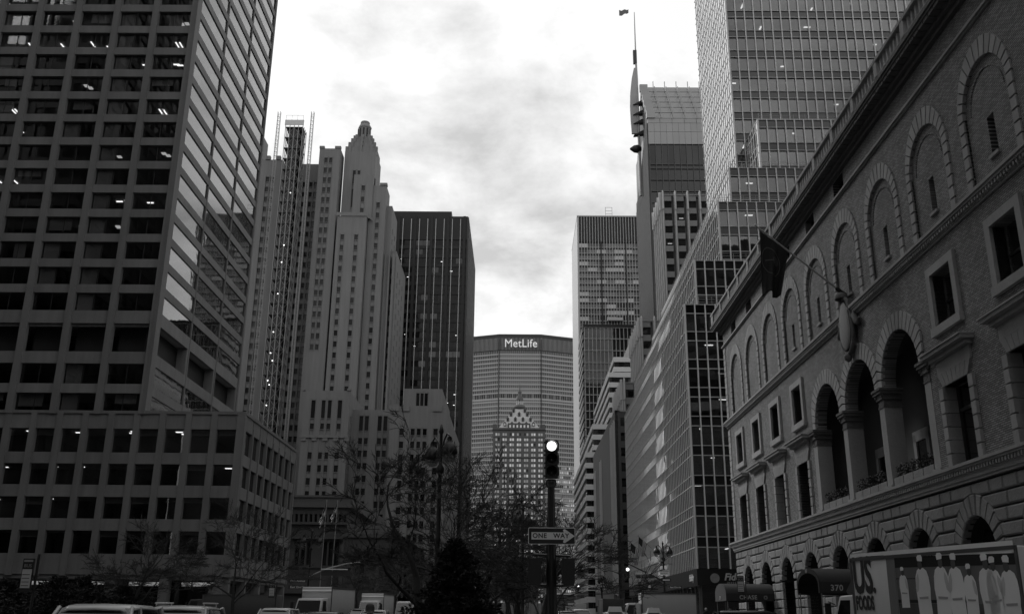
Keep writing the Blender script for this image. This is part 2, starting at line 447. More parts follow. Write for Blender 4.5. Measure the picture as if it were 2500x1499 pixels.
for k in range(8):
    u = -39.4 - 6.08 * k
    T.fb('lit_transom', lit, ('N', 113.9), u + .6, u + 1.7, 4.7, 5.12, 0, .06); T.fb('lit_transom', lit, ('N', 113.9), u + 1.9, u + 4.9, 4.7, 5.12, 0, .06)
T.done()

# ---------------------------------------------------------------- left: limestone hotel with twin towers, hoist, front wings
lime = mat('weathered_limestone', .212, .85, .12, .12, .15, 3, streak=.2, fine=.06)
lime_d = mat('limestone_panel', .20, .85, .15, .3, streak=.2)
def window_fill(T, face, cols, rows, d, pane=g_room, name='window', lit=0, rng=None, sash=True):
    for a, b in cols:
        for c, e in rows:
            T.fb(name, pane, face, a, b, c, e, d - .25, d)
T = Thing('hotel_block', 'grey limestone art deco hotel with stepped tower and domed lantern, left of centre', 'building', (-60, 300, 0))
w = MB()
def pairs(u0, u1, n, ww=1.15, gap=.5):
    out = []
    for i in range(n):
        c = u0 + (u1 - u0) * (i + .5) / n
        out += [(c - gap / 2 - ww, c - gap / 2), (c + gap / 2, c + gap / 2 + ww)]
    return out
def singles(cs, ww=1.2): return [(c - ww / 2, c + ww / 2) for c in cs]
def frows(z0, z1, p, h=1.9): return [(z0 + p * k, z0 + p * k + h) for k in range(int((z1 - z0 - h) / p) + 1)]
def block(x0, x1, y0, y1, z0, z1, cols, rows, wcols=None, wrows=None, th=.45, m=None):
    """one mass of the hotel: solid core, pierced front, pierced right side"""
    w.box(x0 + th, x1 - th, y0 + th, y1, z0, z1 - .1)
    slot = [(min(r_[0] for r_ in rows), max(r_[1] for r_ in rows))] if rows else []
    wall_grid(w, ('N', y0), x0, x1, z0, z1, cols, slot, -th, 0)
    if cols and rows:                                    # windows stacked in shallow upright channels
        rs_ = sorted(rows)
        for a_, b_ in cols:
            for (r0, r1), (s0, s1) in zip(rs_, rs_[1:]): T.box('spandrel', lime_d, a_, b_, y0 + .14, y0 + th + .05, r1, s0)
        prev = None
        for a_, b_ in sorted(cols):
            for e_ in (a_ - .16, b_ + .02): w.box(e_, e_ + .14, y0 - .13, y0, slot[0][0] - .6, slot[0][1] + .6)
            for (r0, r1) in rs_: w.box(a_ - .1, b_ + .1, y0 - .1, y0 + .1, r0 - .16, r0)
    window_fill(T, ('N', y0 + th), cols, rows, .1)
    if wcols is None: w.box(x1 - th, x1, y0 + th, y1, z0, z1)
    else:
        wall_grid(w, ('W', x1), y0 + th, y1, z0, z1, wcols, wrows or rows, -th, 0)
        window_fill(T, ('W', x1 - th), wcols, wrows or rows, .1)
# back slab with paired windows (left of the hoist)
block(-112, -83.4, 300, 312, 0, 153.0, pairs(-107, -84.5, 4), frows(32, 150, 3.75))
for i in range(8): w.box(-111 + i * 3.6, -109.4 + i * 3.6, 299.6, 301, 153, 154.4)
block(-99, -92.6, 303, 312, 153, 165.0, [], [])
# recess behind the hoist
block(-83.4, -70.5, 304, 330, 0, 153.4, pairs(-83, -71, 3), frows(32, 150, 3.75))
# slab right of the hoist
block(-70.5, -63.2, 299, 306, 0, 157.0, pairs(-70, -64.4, 1), frows(84, 154, 3.75))
w.box(-70.6, -68.9, 298.8, 300, 157, 157.9); w.box(-65.2, -63.1, 298.8, 300, 157, 157.9)
# central tower shaft, projecting lower bay and set-back sides
block(-62.2, -51.2, 302, 314, 60, 157.4, [(-58.9, -57.9), (-57.3, -56.3)], [(136, 143), (145, 150)])
block(-62.4, -52.4, 298, 304, 60, 131.0, singles((-60.3, -55.6)), frows(66, 127, 3.75))
block(-58.0, -51.2, 300, 304, 131, 147.5, singles((-54.6,)), frows(133, 145, 4.2))
w.add([(-62.8, 297.6, 131), (-52.6, 297.6, 131), (-50.6, 300, 130), (-50.6, 300, 131.2), (-52.6, 297.6, 132.2), (-62.8, 297.6, 132.2)], [(0, 1, 4, 5), (1, 2, 3, 4)])
# right shoulder, three receding bays
block(-52.2, -46.6, 300.5, 309, 60, 143.6, singles((-49.2,)), frows(64, 139, 3.75))
w.box(-48.9, -46.4, 300.2, 302, 143.6, 144.5)
block(-47.2, -44.6, 303, 317, 60, 137, [], [], [(306, 307.4), (312, 313.4)], frows(64, 133, 3.75))
block(-45.4, -42.6, 305, 332, 60, 121, singles((-44,)), frows(64, 118, 3.75), [(309, 310.4), (316, 317.4), (323, 324.4)], frows(64, 118, 3.75))
for x in (-46.0, -44.6, -43.3): w.box(x - .25, x + .25, 302.5, 305.2, 60, 119)
# stepped crown and lantern
cxx, cyy = -56.8, 312
for (hw, z0, z1) in ((5.5, 157.4, 159.6), (4.7, 159.6, 161.6), (3.9, 161.6, 163.4), (3.2, 163.4, 164.8)):
    ch = hw * .32
    ring = [(-hw, -hw + ch), (-hw + ch, -hw), (hw - ch, -hw), (hw, -hw + ch), (hw, hw - ch), (hw - ch, hw), (-hw + ch, hw), (-hw, hw - ch)]
    w.prism([(cxx + a, cyy + b - 4, z0) for a, b in ring], [(cxx + a, cyy + b - 4, z1) for a, b in ring])
    for a, b in ((-hw + .2, -hw + ch), (hw - .2, -hw + ch), (-hw + ch, -hw + .2), (hw - ch, -hw + .2), (0, -hw + .1)): w.box(cxx + a - .42, cxx + a + .42, cyy + b - 4.5, cyy + b - 3.5, z0 - .5, z1 + .75)
T.part('wall', w, lime)
dome = MB(); dome.lathe([(2.7, 0), (2.4, .3), (2.3, 4.6), (2.5, 4.8), (2.4, 5.3), (2.0, 6.0), (1.6, 6.5)], (cxx, cyy - 4, 164.8), 8, False)
T.part('lantern', dome, lime)
T.part('lantern_cap', MB().lathe([(1.5, 0), (1.75, .5), (1.6, 1.0), (.9, 1.3), (.3, 1.4)], (cxx, cyy - 4, 171.2), 12), lime_d)
lw_ = MB()
for j in range(5):
    a = math.pi * (1.1 + .2 * j); r = 2.2
    lw_.box(cxx + r * math.cos(a) - .28, cxx + r * math.cos(a) + .28, cyy - 4 + r * math.sin(a) - .28, cyy - 4 + r * math.sin(a) + .28, 165.6, 169.0)
T.part('lantern_window', lw_, g_room)
wall_keep = w
# lower front masses
w = MB()
block(-95, -62.4, 284, 300, 0, 29, pairs(-90, -64, 4), frows(6, 26, 3.7))
block(-62.4, -49.2, 270, 298, 0, 63.7, singles((-59.6, -51.9)) + [(-57.2, -56.1), (-55.4, -54.3)], frows(22, 49, 3.65) + [(52.4, 54.1), (55.6, 60.9)], [(273 + 4 * i, 274.2 + 4 * i) for i in range(6)], frows(22, 60, 3.65))
w.box(-62.9, -48.9, 269.6, 270, 49.9, 50.7)
for i in range(5): w.box(-62.4 + i * 3.1, -61.0 + i * 3.1, 269.7, 270.1, 49.0, 50.0)
block(-49.2, -36.6, 276, 300, 0, 59.4, pairs(-48.4, -37.4, 2), frows(20, 52, 3.65) + [(53.2, 57.6)])
block(-36.6, -20.6, 266, 326, 0, 58.4, singles((-33.2, -23.6)) + [(-30.6, -29.5), (-28.9, -27.8), (-27.2, -26.1)], frows(10, 55, 3.65), [(270 + 5 * i, 271.3 + 5 * i) for i in range(11)], frows(10, 55, 3.65))
block(-33.2, -22.2, 267.5, 300, 58.4, 63.9, [(-29.6, -28.7), (-28.4, -27.5), (-27.2, -26.3)], [(58.9, 62.6)])
for a, b in ((-36.8, -34.2), (-33.4, -31.2), (-24.6, -22.0)): w.box(a, b, 265.7, 266.6, 57.0, 58.9)
w.box(-63, -62.2, 269.7, 271, 63.7, 64.3); w.box(-50, -49, 269.7, 271, 63.7, 64.3)
T.part('lower_wall', w, lime)
T.part('podium', MB().box(-111.5, -42.7, 304.6, 311, 0, 28).box(-60, -42.7, 311, 330, 0, 60), lime)
T.done()

# construction hoist on the hotel's front
steel = mat('galvanised_steel', .30, .6, .15, .8)
steel_d = mat('dark_scaffold', .07, .7, .2, .6)
T = Thing('construction_hoist', 'tall scaffold hoist tower with lattice mast climbing the grey hotel front', 'hoist', (-78, 296, 0))
x0, x1, y0, y1, zt = -81.6, -75.6, 293.2, 298.6, 163.0
for x in np.linspace(x0, x1, 5): T.box('standard', steel, x - .1, x + .1, y0 - .1, y0 + .1, 0, zt)
for y in np.linspace(y0, y1, 4)[1:]: T.box('standard', steel, x1 - .1, x1 + .1, y - .1, y + .1, 0, zt)
for y in np.linspace(y0, y1, 4)[1:]: T.box('standard', steel, x0 - .1, x0 + .1, y - .1, y + .1, 0, zt)
br = MB(); z = 20; s_ = 0
while z < zt - 2:
    for i in range(4):
        a = x0 + (x1 - x0) * i / 4; b = x0 + (x1 - x0) * (i + 1) / 4
        p, q = ((a, b) if (s_ + i) % 2 else (b, a))
        br.tube([(p, y0, z), (q, y0, z + 2)], .055, 4, False)
    s_ += 1; z += 2
T.part('bracing', br, steel, kind='stuff')
for i in range(40):
    z = 6 + i * 4.0
    if z < zt: T.box('deck', steel_d, x0, x1, y0, y1, z, z + .25)
for i in range(40):
    z = 8 + i * 4.0
    if z + 1.9 < zt: T.box('side_panel', mat('hoist_panel', .16, .8, .25, .5), x1 + .02, x1 + .1, y0 + 1.2, y1 - 1.4, z, z + 1.9)
T.part('netting', MB().box(x0 + .3, x1 - .3, y1 - .9, y1 - .3, 4, zt - .2).box(x0 + 1.4, x1 - 1.4, y0 + .5, y1 - 1, 4, zt - 1.5), steel_d)
tp = MB().box(x0 - .3, x1 + .3, y0 - .3, y0 - .1, zt - .2, zt + 1.8)
for x in np.linspace(x0, x1, 4): tp.box(x - .05, x + .05, y0 - .3, y0 - .2, zt + 1.8, zt + 3.6)
tp.box(x0, x1, y0 - .3, y0 - .2, zt + 3.5, zt + 3.6)
T.part('top_rail', tp, mat('pale_sheeting', .62, .8, .1))
for xm in (-84.6, -72.9):
    mb = MB(); z = 30
    for a, b in ((-.45, -.45), (.45, -.45), (.45, .45), (-.45, .45)): mb.box(xm + a - .07, xm + a + .07, 294.6 + b - .07, 294.6 + b + .07, 0, 168.8)
    while z < 168:
        mb.box(xm - .5, xm + .5, 294.1, 294.2, z, z + .14); mb.tube([(xm - .45, 294.15, z), (xm + .45, 294.15, z + 1.5)], .05, 4, False); z += 1.5
    T.part('lattice_mast', mb, steel)
for (x, z) in ((-78.6, 118), (-78.9, 112), (-79.2, 101), (-79.5, 88), (-79.8, 81), (-79.0, 78.5), (-79.9, 72), (-79.3, 70.6), (-79.6, 64), (-78, 137)):
    T.box('work_light', lamp, x, x + .32, y0 - .3, y0 - .15, z, z + .28)
T.done()

# ---------------------------------------------------------------- left: dark office tower with pale vertical lines
dkm = mat('dark_bronze_cladding', .022, .45, .15, .3, spec=.3)
dks = mat('dark_side_cladding', .05, .4, .08, .15)
wm = mat('pale_metal_strip', .55, .5, .08)
T = Thing('dark_office_tower', 'black glass tower with thin white vertical strips beside the grey hotel', 'building', (-40, 375, 0))
T.part('core', MB().box(-62, -20.9, 345.6, 405.8, 0, 151.5), dkm)
T.part('roof_house', MB().box(-60, -27.3, 346.5, 395, 151.5, 154.2), dkm)
NF, WF = ('N', 345.0), ('W', -20.6)
ur = random.Random(5)
dim = mat('dim_office_glass', .10, .25, .35, .3)
n = 0
for k in range(42):
    z = 139.2 - 3.75 * k
    if z < 6: break
    for b in range(5):
        u1 = -22.4 - 6.45 * b
        for j in range(2):
            a = u1 - 2.72 * (j + 1); 
            T.fb('window_pane', glass('black_tower_glass', f0=.02, opaque=.01, rough=.05) if ur.random() < .86 else glass('pale_reflecting_glass', f0=.05, opaque=.03, rough=.05), NF, a + .08, a + 2.64, z, z + 2.35, -.5, -.46)
            if ur.random() < .11: zl_ = z + ur.uniform(.3, 1.9); T.fb('ceiling_light', lamp, NF, a + .7, a + .95 + ur.random() * .7, zl_, zl_ + .13, -.44, -.42)
    T.fb('spandrel', dkm, NF, -62, -21, z - 1.4, z, -.5, -.2)
T.fb('crown_panel', dkm, NF, -62, -20.6, 141.6, 151.5, -.55, -.1)
for b in range(7): T.fb('pier', dkm, NF, -22.4 - 6.45 * b - .1, -22.4 - 6.45 * b + .95, 0, 151.5, -.5, .25)
for i in range(13): T.fb('white_strip', wm, NF, -23.55 - 3.225 * i - .11, -23.55 - 3.225 * i + .11, 30, 150.2, -.2, .45)
side = MB()
for i in range(40): side.box(-20.6, -20.35, 346 + i * 1.5, 346.35 + i * 1.5, 0, 151.5)
side.box(-20.9, -20.6, 345, 406, 0, 151.4)
T.part('side_cladding', side, dks)
T.done()

# ---------------------------------------------------------------- left: low Byzantine church with arcades behind the trees
ch = mat('church_stone', .10, .85, .15, .3, .2, 6); chb = mat('pale_church_roof', .14, .8, .1)
T = Thing('stone_church', 'dark low church with arched windows and flat pale roof edge behind bare trees', 'church', (-40, 215, 0))
w = MB(); NF = ('N', 190.0)
def arch_cut(mb, face, c, hw, zs, ztop, d0, d1, n=10):
    """fills the corners above a round arch: half-width hw, springing zs, wall carried up to ztop"""
    for s_ in (-1, 1):
        for i in range(n):
            a0, a1 = math.pi / 2 * i / n, math.pi / 2 * (i + 1) / n
            p = [(c + s_ * hw * math.cos(a0), zs + hw * math.sin(a0)), (c + s_ * hw * math.cos(a0), ztop), (c + s_ * hw * math.cos(a1), ztop), (c + s_ * hw * math.cos(a1), zs + hw * math.sin(a1))]
            mb.prism([fp(face, u, z, d1) for u, z in p], [fp(face, u, z, d0) for u, z in p])
acs = [-43.0, -41.85, -40.7, -37.6, -36.45, -35.3]
wall_grid(w, NF, -52, -33.5, 0, 16.0, singles(acs, .86), [(10.8, 15.35)], -.8, 0)
for c in acs: arch_cut(w, NF, c, .43, 14.92, 15.35, -.8, 0, 5)
w.box(-52, -33.5, 189.0, 190.0, 15.75, 16.05); w.box(-52, -33.5, 189.7, 190.0, 10.3, 10.6); w.box(-52, -33.5, 189.2, 190, 18.5, 18.8); w.box(-52, -33.5, 189.2, 190, 5.6, 5.9)
wall_grid(w, NF, -52, -33.5, 16.0, 21.8, singles([-51.2 + .95 * i for i in range(19)], .55), [(19.05, 20.55)], -.8, 0)
for c in (-41.85, -36.45):
    for r_ in (2.1, 2.4):
        w.tube([(c + r_ * math.cos(math.pi * j / 12), 189.95, 15.9 + .9 * r_ * math.sin(math.pi * j / 12)) for j in range(13)], .12, 5)
w.box(-52, -33.5, 191, 240, 0, 21.7)
# lower front with gabled portal, stepped buttresses
w.box(-33.5, -22.6, 186.6, 236, 0, 16.5); wall_grid(w, ('N', 186), -33.5, -22.6, 0, 16.5, [(-30.3, -27.5)], [(0, 8.0)], -.6, 0); arch_cut(w, ('N', 186), -28.9, 1.4, 6.6, 8.0, -.6, 0, 8)
for x in (-33.4, -31.2, -26.6, -23.4): w.box(x - .35, x + .35, 185.4, 186, 0, 14.5)
w.box(-33.8, -22.3, 185.6, 186, 10.2, 10.6); w.box(-33.8, -22.3, 185.5, 186, 15.8, 16.5)
for c in (-32.3, -25.0):
    for dx_ in (-.5, .5): w.tube([(c + dx_ + .4 * math.cos(math.pi * j / 8), 185.95, 13.6 + .4 * math.sin(math.pi * j / 8)) for j in range(9)], .07, 4)
wall_grid(w, ('W', -22.6), 187, 236, 0, 16.5, [(192 + 8 * i, 194.6 + 8 * i) for i in range(5)], [(5, 11)], -.5, .0)
T.part('wall', w, ch)
T.part('roof_edge', MB().box(-52.6, -32.6, 189.3, 240, 21.8, 24.0).box(-52.9, -32.4, 189.0, 189.3, 23.7, 24.1), chb)
T.part('roof', MB().prism([(-33.5, 187, 16.5), (-22.6, 187, 16.5), (-28, 187, 18.6)], [(-33.5, 236, 16.5), (-22.6, 236, 16.5), (-28, 236, 18.6)]), chb)
for c in acs: T.fb('window', g_dark, ('N', 190.9), c - .43, c + .43, 10.8, 15.35, 0, .1)
for i in range(19): T.fb('arcade_opening', g_dark, ('N', 190.9), -51.2 + .95 * i - .28, -51.2 + .95 * i + .28, 19.05, 20.55, 0, .1)
for r_ in (1.7, 2.0, 2.3):
    a = [(-28.9 + r_ * math.cos(math.pi * j / 12), 185.9, 6.6 + r_ * math.sin(math.pi * j / 12)) for j in range(13)]
    T.part('archivolt', MB().tube(a, .12, 6), ch)
T.part('doorway', MB().box(-30.3, -27.5, 186.62, 186.66, 0, 8.0), g_dark)
T.done()
# ---------------------------------------------------------------- far end: broad slab tower with the lettering on top
pre = mat('precast_spandrel', .42, .8, .10, .05); mul = mat('precast_mullion', .34, .8, .1); roofd = mat('dark_roof_edge', .045, .7, .1)
lit_w = [mat('lit_window_%d' % i, .4, emit=e, var=.3, scale=.5) for i, e in enumerate((.07, .13, .21, .32))]
g_far = glass('far_window_glass', f0=.06, opaque=.035, rough=.1, wave=0); g_far2 = glass('far_blind_glass', f0=.05, opaque=.14, rough=.1, wave=0)
T = Thing('slab_skyscraper', 'broad concrete skyscraper with MetLife lettering closing the end of the avenue', 'building', (0, 720, 0))
A = [(-58, 706), (-15.4, 690), (16.2, 690), (58, 706)]
back = [(58, 730), (16, 746), (-16, 746), (-58, 730)]
ring = A + back
def inset(p, k=.985): return (p[0] * k, 718 + (p[1] - 718) * (k - .02))
T.part('core', MB().prism([inset(p) + (0,) for p in ring], [inset(p) + (202.2,) for p in ring]), mat('far_interior', .05, .8, .2, .1))
T.part('roof_edge', MB().prism([p + (202.2,) for p in ring], [(p[0] * 1.004, p[1], 205.0) for p in ring]).prism([(p[0] * .8, 718 + (p[1] - 718) * .7, 205) for p in ring], [(p[0] * .8, 718 + (p[1] - 718) * .7, 207.5) for p in ring]), roofd)
fr = random.Random(11)
for fi in range(3):
    (ax, ay), (bx_, by) = A[fi], A[fi + 1]
    ln = math.hypot(bx_ - ax, by - ay); ang = math.atan2(by - ay, bx_ - ax); ux, uy = (bx_ - ax) / ln, (by - ay) / ln; nx, ny = uy, -ux
    def at(u, d): return ax + ux * u + nx * d, ay + uy * u + ny * d
    def fbx(name, m, u0, u1, z0, z1, d0, d1):
        x, y = at((u0 + u1) / 2, (d0 + d1) / 2); T.put(name, cube(m), (x, y, (z0 + z1) / 2), (0, 0, ang), (u1 - u0, d1 - d0, z1 - z0))
    z = 192.0; k = 0
    mb = MB()
    def mbox(u0, u1, z0, z1, d0, d1):
        p = [at(u0, d1), at(u1, d1), at(u1, d0), at(u0, d0)]
        mb.prism([q + (z0,) for q in p], [q + (z1,) for q in p])
    n = int(ln / 1.45)
    while z > 20:
        if 154 < z < 160:
            if z > 157:
                fbx('plant_floor', frame, .3, ln - .3, 155.7, 159.4, -.9, -.7)
                for i in range(int(ln / 5)): mbox(i * 5 + .2, i * 5 + .7, 155.7, 159.4, -.6, .1)
                z = 155.7; fbx('spandrel', pre, .2, ln - .2, 154.3, 155.7, -.6, .15)
                continue
        q = fr.random()
        fbx('window_band', g_far2 if q < .34 else g_far, .3, ln - .3, z - 2.3, z, -.6, -.35)
        fbx('spandrel', pre, .2, ln - .2, z - 3.3, z - 2.3, -.6, .12)
        if k % 5 == 3 and z < 110 and fi != 1:
            i0 = fr.randrange(4, max(5, n - 12))
            for i in range(i0, min(n, i0 + fr.randrange(5, 12))):
                if fr.random() < .8: fbx('lit_window', fr.choice(lit_w[1:]), i * 1.45 + .2, i * 1.45 + 1.25, z - 1.85, z - .1, -.34, -.3)
        if z < 112 and fi == 2 and fr.random() < .6:
            for i in range(10, 18):
                if fr.random() < .7: fbx('lit_window', fr.choice(lit_w), i * 1.45 + .2, i * 1.45 + 1.25, z - 1.85, z - .1, -.34, -.3)
        z -= 3.3; k += 1
    for i in range(n + 1): mbox(i * 1.45 - .16, i * 1.45 + .16, 20, 192, -.5, .02)
    for i in range(int(ln / 1.05)): mbox(i * 1.05 + .2, i * 1.05 + .55, 192.6, 202.2, -.8, .1)
    T.part('mullion_grid', mb, mul, kind='stuff')
    fbx('crown_louvre', mat('grey_crown', .07, .8, .2), .2, ln - .2, 192.4, 201, -1.2, -.9)
for x, y in ((-15.4, 689.6), (16.2, 689.6)): T.box('corner_reveal', roofd, x - .35, x + .35, y - .25, y + .5, 0, 201)
letters(T, 'lettering', 'MetLife', mat('white_sign', .8, emit=.25, var=.05), (.9, 688.6, 197.2), size=8.8, ext=.3, bold=.0, space=1.02, xs=.92)
T.done()

# ---------------------------------------------------------------- in front of it: stone office tower with pyramid roof and cupola
hs = mat('tan_brick', .13, .85, .12, .1); hr = mat('pale_copper_roof', .5, .7, .2, .3); hc = mat('dark_stone_trim', .10, .8, .1)
T = Thing('pyramid_tower', 'stone tower with pyramid roof, cupola and rows of lit paired windows at the avenue end', 'building', (0, 615, 0))
NF = ('N', 600.0); w = MB(); hb = random.Random(4)
cols = []
for i in range(7):
    c = -13.65 + 4.55 * i; cols += [(c - 1.35, c - .2), (c + .2, c + 1.35)]
rows = [(113.0 - 3.27 * k - 1.75, 113.0 - 3.27 * k) for k in range(32)]
wall_grid(w, NF, -16.6, 16.6, 0, 115.0, cols, rows, -.5, 0)
w.box(-16.6, 16.6, 600.5, 632, 0, 115.0)
for i in range(8): w.box(-16.2 + 4.55 * i - .35, -15.6 + 4.55 * i + .35, 599.6, 600, 0, 112)
T.part('wall', w, hs)
T.part('cornice', MB().box(-17.4, 17.2, 599.2, 600, 97.0, 98.0).box(-16.9, 16.9, 599, 633, 115.0, 116.2).box(-17.8, 17.4, 599.4, 600, 110.0, 110.6), hc)
for a, b in cols:
    for i, (c, e) in enumerate(rows):
        if hb.random() < (.93 if i < 24 else .6): T.fb('window', hb.choice(lit_w[1:]) if hb.random() < .8 else lit_w[0], ('N', 600.4), a, b, c, e, 0, .1)
        else: T.fb('window', g_room, ('N', 600.4), a, b, c, e, 0, .1)
# roof pyramid, dormers, cupola
hw0, hw1, z0, z1, yc = 13.3, 3.2, 116.2, 131.0, 615
a = [(-hw0, yc - hw0, z0), (hw0, yc - hw0, z0), (hw0, yc + hw0, z0), (-hw0, yc + hw0, z0)]; b = [(-hw1, yc - hw1, z1), (hw1, yc - hw1, z1), (hw1, yc + hw1, z1), (-hw1, yc + hw1, z1)]
T.part('pyramid_roof', MB().prism(a, b), hr)
for row, (t, n_) in enumerate(((.14, 5), (.38, 4), (.64, 3), (.84, 2))):
    z = z0 + (z1 - z0) * t; hw = hw0 + (hw1 - hw0) * t
    for i in range(n_):
        x = (i - (n_ - 1) / 2) * hw * 1.55 / max(n_ - 1, 1) * (1 if n_ > 1 else 0)
        y = yc - hw
        T.part('dormer', MB().box(x - .75, x + .75, y - .9, y + 1.6, z - .2, z + 1.6).prism([(x - .95, y - 1, z + 1.6), (x + .95, y - 1, z + 1.6), (x, y - 1, z + 2.7)], [(x - .95, y + 2, z + 1.6), (x + .95, y + 2, z + 1.6), (x, y + 2, z + 2.7)]), hc)
        T.box('dormer_window', lit_w[1] if row == 0 else g_room, x - .42, x + .42, y - .97, y - .92, z, z + 1.35)
for i in range(6):
    x = -5.7 + 2.28 * i; T.box('attic_window', lit_w[2], x - .5, x + .5, yc - hw0 - 1.62, yc - hw0 - 1.55, 116.5, 118.2)
T.part('attic', MB().box(-7.2, 7.2, yc - hw0 - 1.5, yc - hw0 + 2, 116.2, 119.4).box(-16.6, -14.4, yc - 14.5, yc - 12, 116.2, 118.8).box(14.4, 16.6, yc - 14.5, yc - 12, 116.2, 118.8), hc)
T.part('balcony', MB().lathe([(2.2, -2.2), (2.6, -1.0), (4.2, -.3), (4.4, .6), (3.6, 1.6), (2.4, 2.4)], (.3, yc, 132.0), 16, False), hc)
for j in range(8):
    an = 2 * math.pi * j / 8 + .39; T.part('cupola_column', MB().lathe([(.38, 0), (.3, 3.0), (.42, 3.3)], (.3 + 2.0 * math.cos(an), yc + 2.0 * math.sin(an), 134.2), 8), hr)
T.part('cupola', MB().lathe([(2.6, 0), (2.6, .6), (2.2, 1.4), (1.9, 2.8), (1.3, 3.3), (1.2, 5.2), (1.35, 5.6), (.5, 6.6), (.35, 8.0), (.2, 9.0), (.05, 12.4)], (.3, yc, 137.4), 12), hc)
T.done()

# ---------------------------------------------------------------- right: towers behind
alu = mat('brushed_aluminium', .42, .45, .08, .4, metal=.0); aluw = mat('pale_metal_side', .40, .45, .06, .1)
T = Thing('striped_tower', 'tall office slab with fine white vertical lines and dark crown, right of the avenue end', 'building', (45, 445, 0))
NF = ('N', 424.0)
T.part('core', MB().box(27.9, 66, 424.6, 470, 0, 186), dkm)
T.part('side_cladding', MB().box(27.3, 27.9, 423.9, 470, 0, 186), aluw)
rr = random.Random(9)
z = 170.3; n = 0
while z > 40:
    for j in range(9):
        a = 28.2 + 4.2 * j
        T.fb('window_band', rr.choice((g_far2, g_far2, g_far, lit_w[0])), NF, a, a + 4.2, z, z + 1.9, -.5, -.3)
    T.fb('spandrel', dkm, NF, 27.9, 66, z - 1.16, z - .25, -.5, -.15); T.fb('sill', alu, NF, 27.9, 66, z - .27, z - .02, -.4, .05)
    z -= 3.06
T.fb('crown_panel', dkm, NF, 27.9, 66, 173, 186, -.5, -.2)
for i in range(29): T.fb('mullion', alu, NF, 28.0 + 1.34 * i - .12, 28.0 + 1.34 * i + .12, 20, 186, -.3, .22)
for x in (38.6, 50.4): T.fb('column_strip', black, NF, x - .3, x + .3, 20, 173, -.4, .3)
T.part('roof_edge', MB().box(27.2, 66, 423.7, 470, 186, 186.6), alu)
rf = MB()
for x in (41.2, 44.4):
    rf.tube([(x, 425, 186.5), (x, 425, 191.5)], .12, 6)
for z in (188, 189.6, 191.4): rf.tube([(41.2, 425, z), (44.4, 425, z)], .1, 6)
T.part('roof_frame', rf, alu)
T.done()

T = Thing('grid_block', 'dark glass block with white square grid below the striped tower', 'building', (38, 360, 0))
NF, EF = ('N', 345.0), ('E', 24.2)
T.part('core', MB().box(24.8, 58, 345.7, 372, 0, 106), interior)
zs = [106.3, 101.9, 97.26, 92.54, 89.5, 86.4] + [86.4 - 3.05 * k for k in range(1, 26)]
for i in range(len(zs) - 1):
    T.fb('rail', alu, NF, 24.2, 58, zs[i] - .28, zs[i], -.3, .18)
    for j in range(15):
        a = 24.5 + 1.48 * j; T.fb('window_pane', g_dark, NF, a + .1, a + 1.38, zs[i + 1], zs[i] - .28, -.4, -.36)
for j in range(23): T.fb('mullion', alu, NF, 24.5 + 1.48 * j - .12, 24.5 + 1.48 * j + .12, 10, 106.3, -.35, .14)
T.part('roof_edge', MB().box(23.9, 58, 344.6, 372, 106.3, 107.3), dkm)
sd = MB()
for k in range(34): sd.box(23.7, 24.4, 345.4, 371, 4 + 3.05 * k, 5.9 + 3.05 * k)
sd.box(24.3, 24.8, 345.3, 372, 0, 106)
T.part('side_louvre', sd, mat('grey_louvre', .17, .6, .1))
T.done()

flut = mat('fluted_stone', .075, .8, .1, .3); pane_l = mat('pale_roof_panel', .36, .5, .08, .2)
T = Thing('slanted_roof_tower', 'tall glass tower with slanted panelled roof, fluted side and roof mast', 'building', (55, 300, 0))
NF = ('N', 285.0); X0 = 42.4
T.part('core', MB().box(X0 + .4, 76, 285.5, 320, 0, 161.6), dkm)
fl = MB()
for i in range(36): fl.box(X0 - .25, X0 + .3, 285.2 + i * .95, 285.75 + i * .95, 0, 160 if i < 6 else 158 - (i - 6) * .55)
fl.box(X0, X0 + .5, 285, 320, 0, 146)
T.part('fluted_side', fl, flut)
zz_ = [152.0, 144.5, 143.0] + [143.0 - 4.1 * k for k in range(1, 33)]
for i in range(len(zz_) - 1):
    for j in range(12):
        a = X0 + .4 + 2.05 * j
        T.fb('window_pane', g_dark if (i * 7 + j * 3) % 5 else glass('pale_reflecting_glass', f0=.05, opaque=.03, rough=.05), NF, a + .09, a + 1.96, zz_[i + 1] + .14, zz_[i] - .02, -.4, -.36)
    T.fb('rail', mat('dark_rail', .09, .5, .1), NF, X0 + .3, 76, zz_[i + 1], zz_[i + 1] + .14, -.38, .04)
for j in range(17): T.fb('mullion', mat('dark_rail', .09), NF, X0 + .4 + 2.05 * j - .09, X0 + .4 + 2.05 * j + .09, 20, 152, -.38, .1)
for k, (za, zb) in enumerate(((152.1, 156.6), (156.7, 159.9), (160.0, 161.6))):
    for j in range(8): T.fb('crown_panel', pane_l, NF, X0 + .2 + 4.1 * j / (2 if k < 2 else 1), X0 + .2 + 4.1 * (j + .97) / (2 if k < 2 else 1), za, zb, -.4, .05)
    if k < 2:
        for j in range(8, 16): T.fb('crown_panel', pane_l, NF, X0 + .2 + 2.05 * j, X0 + .2 + 2.05 * (j + .97), za, zb, -.4, .05)
sy = lambda t: 285 + 16.8 * t
sz = lambda t: 161.7 + 22.1 * t
